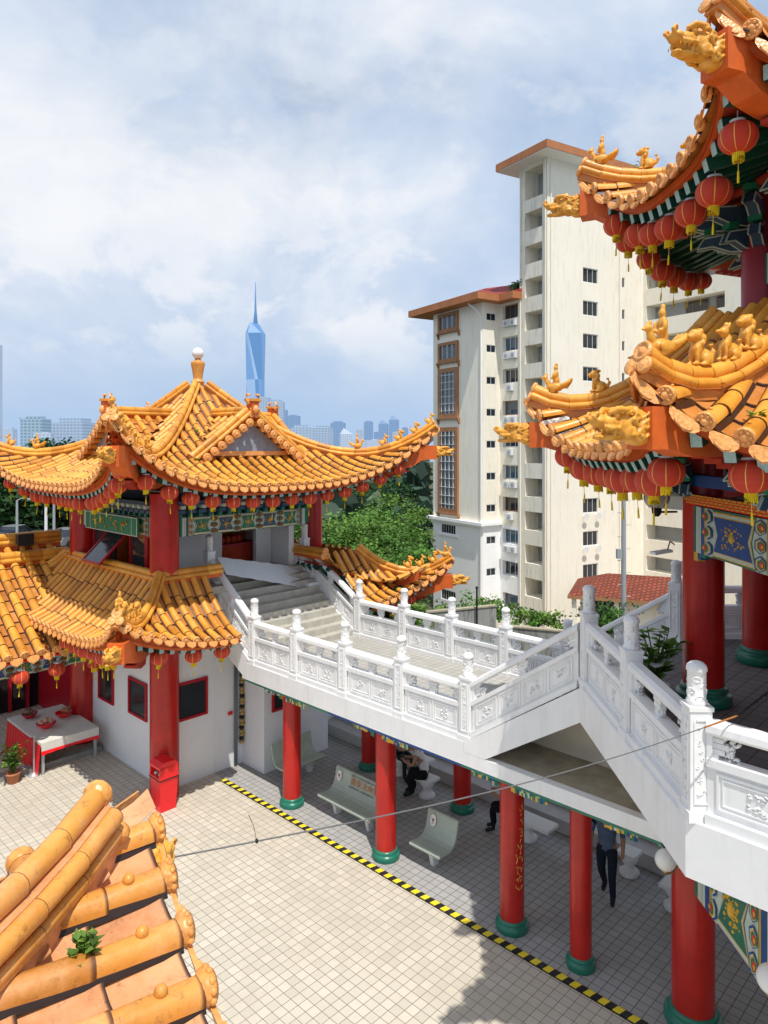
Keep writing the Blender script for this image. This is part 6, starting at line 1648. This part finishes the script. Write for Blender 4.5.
for i, (px, yt, Y, cr, lb) in enumerate(TL):
    x = (px-384)*Y/710; zt = 8 - (yt-445)*Y/710; g = hgt(x, Y); tree((x, Y, g), zt-g, cr, lb, 'trees below the pavilion', [LEAFL, LEAF, LEAF, LEAFL][i % 4], .26, 30, 150, i+1)
for i, (px, yt, Y, cr, lb) in enumerate(((335, 478, 95, 7, 'dark tree far behind the pavilion eave'), (372, 474, 110, 8, 'dark distant tree under the city towers'), (385, 470, 105, 7, 'dark distant tree left of the apartment wing'), (395, 482, 92, 5, 'dark distant tree against the apartment wall'))):
    x = (px-384)*Y/710; zt = 8 - (yt-445)*Y/710; g = hgt(x, Y); tree((x, Y, g), zt-g, cr, lb, 'dark trees farther down the slope', LEAFD, .5, 28, 110, i+40)
for i, (px, yt, Y, cr, lb) in enumerate(((-22, 450, 62, 5.2, 'dark tree at the far left behind the parked cars'), (12, 446, 64, 5.0, 'dark tall tree behind the white car'), (44, 440, 66, 5.5, 'dark tree behind the white lamp post'), (78, 434, 68, 5.8, 'tall dark tree showing above the eave by the pavilion'), (112, 440, 66, 5.0, 'dark tree behind the pavilion window'))):
    x = (px-384)*Y/710; zt = 8 - (yt-445)*Y/710; tree((x, Y, 0), zt, cr, lb, 'dark trees behind the car park', LEAFD, .42, 34, 130, i+60, .28, .62)
for i, (px, py, Y, r_, lb) in enumerate(((-8, 500, 63, 3.6, 'dark shrub at the far left behind the cars'), (14, 506, 62, 3.2, 'dark shrub behind the dark blue car'), (33, 498, 64, 3.8, 'large dark shrub behind the white car'), (52, 504, 62, 3.4, 'dark shrub behind the white lamp post'), (70, 498, 63, 3.6, 'dark shrub nearest the pavilion column'))):
    bush(((px-384)*Y/710, Y, 0), r_, lb, 'dark shrubs behind the car park', LEAFD, .5, 700, i+90, flat=1.0)
# far wood reads as one mass
mb = MB(); rnd = random.Random(9)
for q in range(14000):
    Y = rnd.uniform(75, 420) if q % 2 else rnd.uniform(75, 150); x = rnd.uniform(-.62, .06)*Y; r_ = rnd.uniform(2.5, 6)*(Y/200)**.5; z0 = hgt(x, Y)
    c = V((x, Y, z0 + 9 + 8*math.sin(x*.05)+6*math.sin(x*.13+Y*.05) + rnd.uniform(-8, 5)))
    d = V((rnd.gauss(0, 1), rnd.gauss(0, .6), rnd.gauss(0, .6))).normalized(); sd = d.cross(V((rnd.gauss(0, .4), 1, rnd.gauss(0, .6)))).normalized()*r_*.32
    mb.add([c-d*r_*.5, c+sd, c+d*r_*.5, c-sd], [(0, 1, 2, 3)], 0, (rnd.random()*.8, .5))
HZL = m_leaf('hazy_foliage', (.045, .085, .055))
tag(mb.build('far_wood', HZL), 'distant hazy green wood below the city skyline', 'wood', kind='stuff')

# ------------------------------------------------------------------ car park
CARP = {c: NT(c).set(v, .25, .6) for c, v in (('white_car_paint', (.75, .76, .77)), ('black_car_paint', (.02, .02, .022)), ('grey_car_paint', (.22, .23, .24)), ('dark_blue_car_paint', (.02, .03, .06)))}
def car(loc, rz, paint, label):
    t = empty('parked_car', loc, label, 'car', 'cars in the car park', rz); mb = MB()
    side = [(-2.15, .32), (2.12, .32), (2.18, .55), (2.05, .74), (1.25, .86), (-1.45, .92), (-2.1, .88), (-2.2, .6)]
    mb.prism([V((x, -.84, z)) for x, z in side], V((0, 1.68, 0)))
    vs = [V((x, y, z)) for x, z, w_ in ((1.2, .862, .80), (.45, 1.40, .64), (-1.0, 1.42, .64), (-1.75, .922, .80)) for y in (-w_, w_)]
    mb.build('body', CARP[paint], t, True); mb = MB()
    mb.add(vs, [(0, 1, 3, 2), (2, 3, 5, 4), (4, 5, 7, 6), (0, 2, 4, 6), (1, 7, 5, 3)], 0); mb.build('cabin_glass', GLASS, t, True)
    mb = MB(); mb.add([V((x, y, 1.425)) for x, y in ((.38, -.60), (.38, .60), (-.98, .60), (-.98, -.60))] + [V((x, y, 1.46)) for x, y in ((.3, -.55), (.3, .55), (-.9, .55), (-.9, -.55))], [(0, 1, 5, 4), (1, 2, 6, 5), (2, 3, 7, 6), (3, 0, 4, 7), (4, 5, 6, 7)]); mb.build('roof', CARP[paint], t, True)
    for x in (-1.35, 1.35):
        for y in (-.80, .80):
            mb = MB(); mb.lathe((x, y, .32), [(.0, -.1), (.20, -.11), (.32, -.09), (.32, .09), (.20, .11), (0, .1)], 16, 0, V((1, 0, 0)), ZD, V((0, -1, 0))); mb.build('wheel', BLK, t, True)
for px, Y, rz, pc, lb in ((5, 54, 1.5, 'dark_blue_car_paint', 'dark blue car parked at the left end of the row'), (31, 52.5, 1.35, 'white_car_paint', 'white car parked under the dark trees'), (16, 58, 1.5, 'grey_car_paint', 'grey car parked behind the white car'), (54, 55, 1.45, 'black_car_paint', 'black car parked beside the lamp post'), (68, 56, 1.45, 'grey_car_paint', 'grey car parked nearest the pavilion column')):
    car(((px-384)*Y/710, Y, .03), rz, CARP and pc, lb)
for px, Y, h, lb, m_ in ((46, 44, 7.2, 'white lamp post in front of the dark trees', BAR), (17, 46, 4.4, 'thin grey post at the edge of the car park', GREY), (54, 50, 6.0, 'grey pole behind the white lamp post', GREY)):
    x = (px-384)*Y/710; t = empty('lamp_post', (x, Y, 0), lb, 'lamp post', 'posts at the car park'); mb = MB(); mb.tube([(x, Y, 0), (x, Y, h)], [.11, .07], 10); mb.build('pole', m_, t); mb = MB(); mb.tube([(x, Y, h), (x+.3, Y, h+.15), (x+.9, Y, h+.12)], .04, 6); mb.obox((x+1.0, Y, h+.10), V((.28, 0, 0)), V((0, .12, 0)), ZD*.05); mb.build('lamp_head', GREY, t)

# ------------------------------------------------------------------ city skyline, its haze mixed into the tower materials
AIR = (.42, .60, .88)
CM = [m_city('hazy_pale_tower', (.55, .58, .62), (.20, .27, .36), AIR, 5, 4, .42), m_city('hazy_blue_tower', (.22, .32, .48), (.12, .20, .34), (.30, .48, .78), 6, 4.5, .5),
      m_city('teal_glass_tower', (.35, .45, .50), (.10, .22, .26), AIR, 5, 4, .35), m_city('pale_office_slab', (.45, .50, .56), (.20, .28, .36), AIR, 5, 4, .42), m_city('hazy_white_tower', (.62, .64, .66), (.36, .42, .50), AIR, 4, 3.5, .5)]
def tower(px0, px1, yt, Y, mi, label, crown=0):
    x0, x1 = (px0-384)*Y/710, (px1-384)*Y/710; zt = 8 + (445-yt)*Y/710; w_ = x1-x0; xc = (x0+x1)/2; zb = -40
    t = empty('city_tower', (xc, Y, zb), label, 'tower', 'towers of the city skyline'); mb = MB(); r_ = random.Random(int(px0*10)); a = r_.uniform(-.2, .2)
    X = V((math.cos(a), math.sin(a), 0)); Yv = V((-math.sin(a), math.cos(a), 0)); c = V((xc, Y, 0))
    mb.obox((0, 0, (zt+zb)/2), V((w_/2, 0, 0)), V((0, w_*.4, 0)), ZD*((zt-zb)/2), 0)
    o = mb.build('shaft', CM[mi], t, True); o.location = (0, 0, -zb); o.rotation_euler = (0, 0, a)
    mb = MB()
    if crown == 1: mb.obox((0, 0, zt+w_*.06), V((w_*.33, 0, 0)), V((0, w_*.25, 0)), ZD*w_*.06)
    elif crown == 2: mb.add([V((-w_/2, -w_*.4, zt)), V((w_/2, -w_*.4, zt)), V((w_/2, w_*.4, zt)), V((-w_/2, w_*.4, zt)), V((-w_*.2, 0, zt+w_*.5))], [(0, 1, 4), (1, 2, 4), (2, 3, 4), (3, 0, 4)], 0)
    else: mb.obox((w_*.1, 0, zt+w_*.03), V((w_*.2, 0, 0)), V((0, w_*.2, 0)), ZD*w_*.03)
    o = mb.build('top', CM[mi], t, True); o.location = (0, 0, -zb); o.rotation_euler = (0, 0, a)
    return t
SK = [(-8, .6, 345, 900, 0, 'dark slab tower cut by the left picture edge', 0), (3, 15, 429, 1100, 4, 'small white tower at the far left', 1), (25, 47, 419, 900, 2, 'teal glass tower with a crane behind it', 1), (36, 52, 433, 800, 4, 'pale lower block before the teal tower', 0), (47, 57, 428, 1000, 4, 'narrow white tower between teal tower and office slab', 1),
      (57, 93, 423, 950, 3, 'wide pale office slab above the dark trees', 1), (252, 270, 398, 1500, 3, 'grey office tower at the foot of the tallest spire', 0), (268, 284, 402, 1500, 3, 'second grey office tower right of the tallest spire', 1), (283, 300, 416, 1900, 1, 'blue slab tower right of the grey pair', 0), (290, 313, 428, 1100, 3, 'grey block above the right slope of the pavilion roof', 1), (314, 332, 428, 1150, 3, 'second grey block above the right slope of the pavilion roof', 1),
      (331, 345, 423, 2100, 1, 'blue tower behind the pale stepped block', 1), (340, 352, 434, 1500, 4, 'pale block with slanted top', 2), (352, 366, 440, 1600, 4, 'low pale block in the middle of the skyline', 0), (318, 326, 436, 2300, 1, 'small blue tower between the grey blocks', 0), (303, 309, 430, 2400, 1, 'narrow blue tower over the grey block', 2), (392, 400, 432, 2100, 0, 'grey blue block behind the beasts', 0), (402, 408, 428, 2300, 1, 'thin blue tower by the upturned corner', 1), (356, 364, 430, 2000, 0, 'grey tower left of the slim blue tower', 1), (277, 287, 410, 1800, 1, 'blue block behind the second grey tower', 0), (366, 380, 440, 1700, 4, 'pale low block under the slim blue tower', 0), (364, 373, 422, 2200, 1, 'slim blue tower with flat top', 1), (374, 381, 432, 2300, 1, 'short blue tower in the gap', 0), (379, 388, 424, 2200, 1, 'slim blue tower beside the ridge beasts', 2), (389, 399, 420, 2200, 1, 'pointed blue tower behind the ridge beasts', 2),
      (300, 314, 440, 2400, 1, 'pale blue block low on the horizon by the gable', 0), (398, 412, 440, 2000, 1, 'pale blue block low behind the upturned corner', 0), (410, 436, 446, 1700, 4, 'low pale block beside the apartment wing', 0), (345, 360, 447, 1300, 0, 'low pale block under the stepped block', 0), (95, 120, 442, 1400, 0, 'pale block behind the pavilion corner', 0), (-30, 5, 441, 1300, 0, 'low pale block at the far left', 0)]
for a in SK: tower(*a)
# very tall faceted tower with a spire
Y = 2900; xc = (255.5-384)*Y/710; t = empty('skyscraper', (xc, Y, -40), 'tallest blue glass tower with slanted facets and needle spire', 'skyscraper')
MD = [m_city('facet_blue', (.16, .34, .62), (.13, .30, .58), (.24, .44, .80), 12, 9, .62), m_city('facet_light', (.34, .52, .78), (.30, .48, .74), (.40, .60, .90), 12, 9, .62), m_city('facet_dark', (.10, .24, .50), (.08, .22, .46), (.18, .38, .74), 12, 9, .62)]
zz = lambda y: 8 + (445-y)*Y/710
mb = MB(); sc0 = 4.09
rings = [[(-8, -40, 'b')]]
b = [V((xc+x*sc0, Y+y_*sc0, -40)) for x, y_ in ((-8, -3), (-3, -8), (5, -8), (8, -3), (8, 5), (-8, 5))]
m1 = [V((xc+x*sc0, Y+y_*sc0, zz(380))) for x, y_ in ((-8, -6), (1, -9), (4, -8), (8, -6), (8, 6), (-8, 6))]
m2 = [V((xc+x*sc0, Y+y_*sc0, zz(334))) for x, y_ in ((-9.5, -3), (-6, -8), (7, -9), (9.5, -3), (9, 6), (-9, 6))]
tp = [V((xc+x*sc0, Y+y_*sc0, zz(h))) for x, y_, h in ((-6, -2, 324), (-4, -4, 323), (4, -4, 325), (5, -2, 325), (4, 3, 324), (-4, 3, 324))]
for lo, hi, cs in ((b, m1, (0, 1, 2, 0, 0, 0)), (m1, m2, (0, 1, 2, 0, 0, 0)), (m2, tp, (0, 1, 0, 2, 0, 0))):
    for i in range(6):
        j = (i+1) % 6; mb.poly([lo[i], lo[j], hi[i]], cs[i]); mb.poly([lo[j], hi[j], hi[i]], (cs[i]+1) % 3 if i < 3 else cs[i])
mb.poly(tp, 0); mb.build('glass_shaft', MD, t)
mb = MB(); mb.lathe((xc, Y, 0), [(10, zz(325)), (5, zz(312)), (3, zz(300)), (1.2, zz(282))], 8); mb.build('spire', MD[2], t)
# tower crane by the teal tower
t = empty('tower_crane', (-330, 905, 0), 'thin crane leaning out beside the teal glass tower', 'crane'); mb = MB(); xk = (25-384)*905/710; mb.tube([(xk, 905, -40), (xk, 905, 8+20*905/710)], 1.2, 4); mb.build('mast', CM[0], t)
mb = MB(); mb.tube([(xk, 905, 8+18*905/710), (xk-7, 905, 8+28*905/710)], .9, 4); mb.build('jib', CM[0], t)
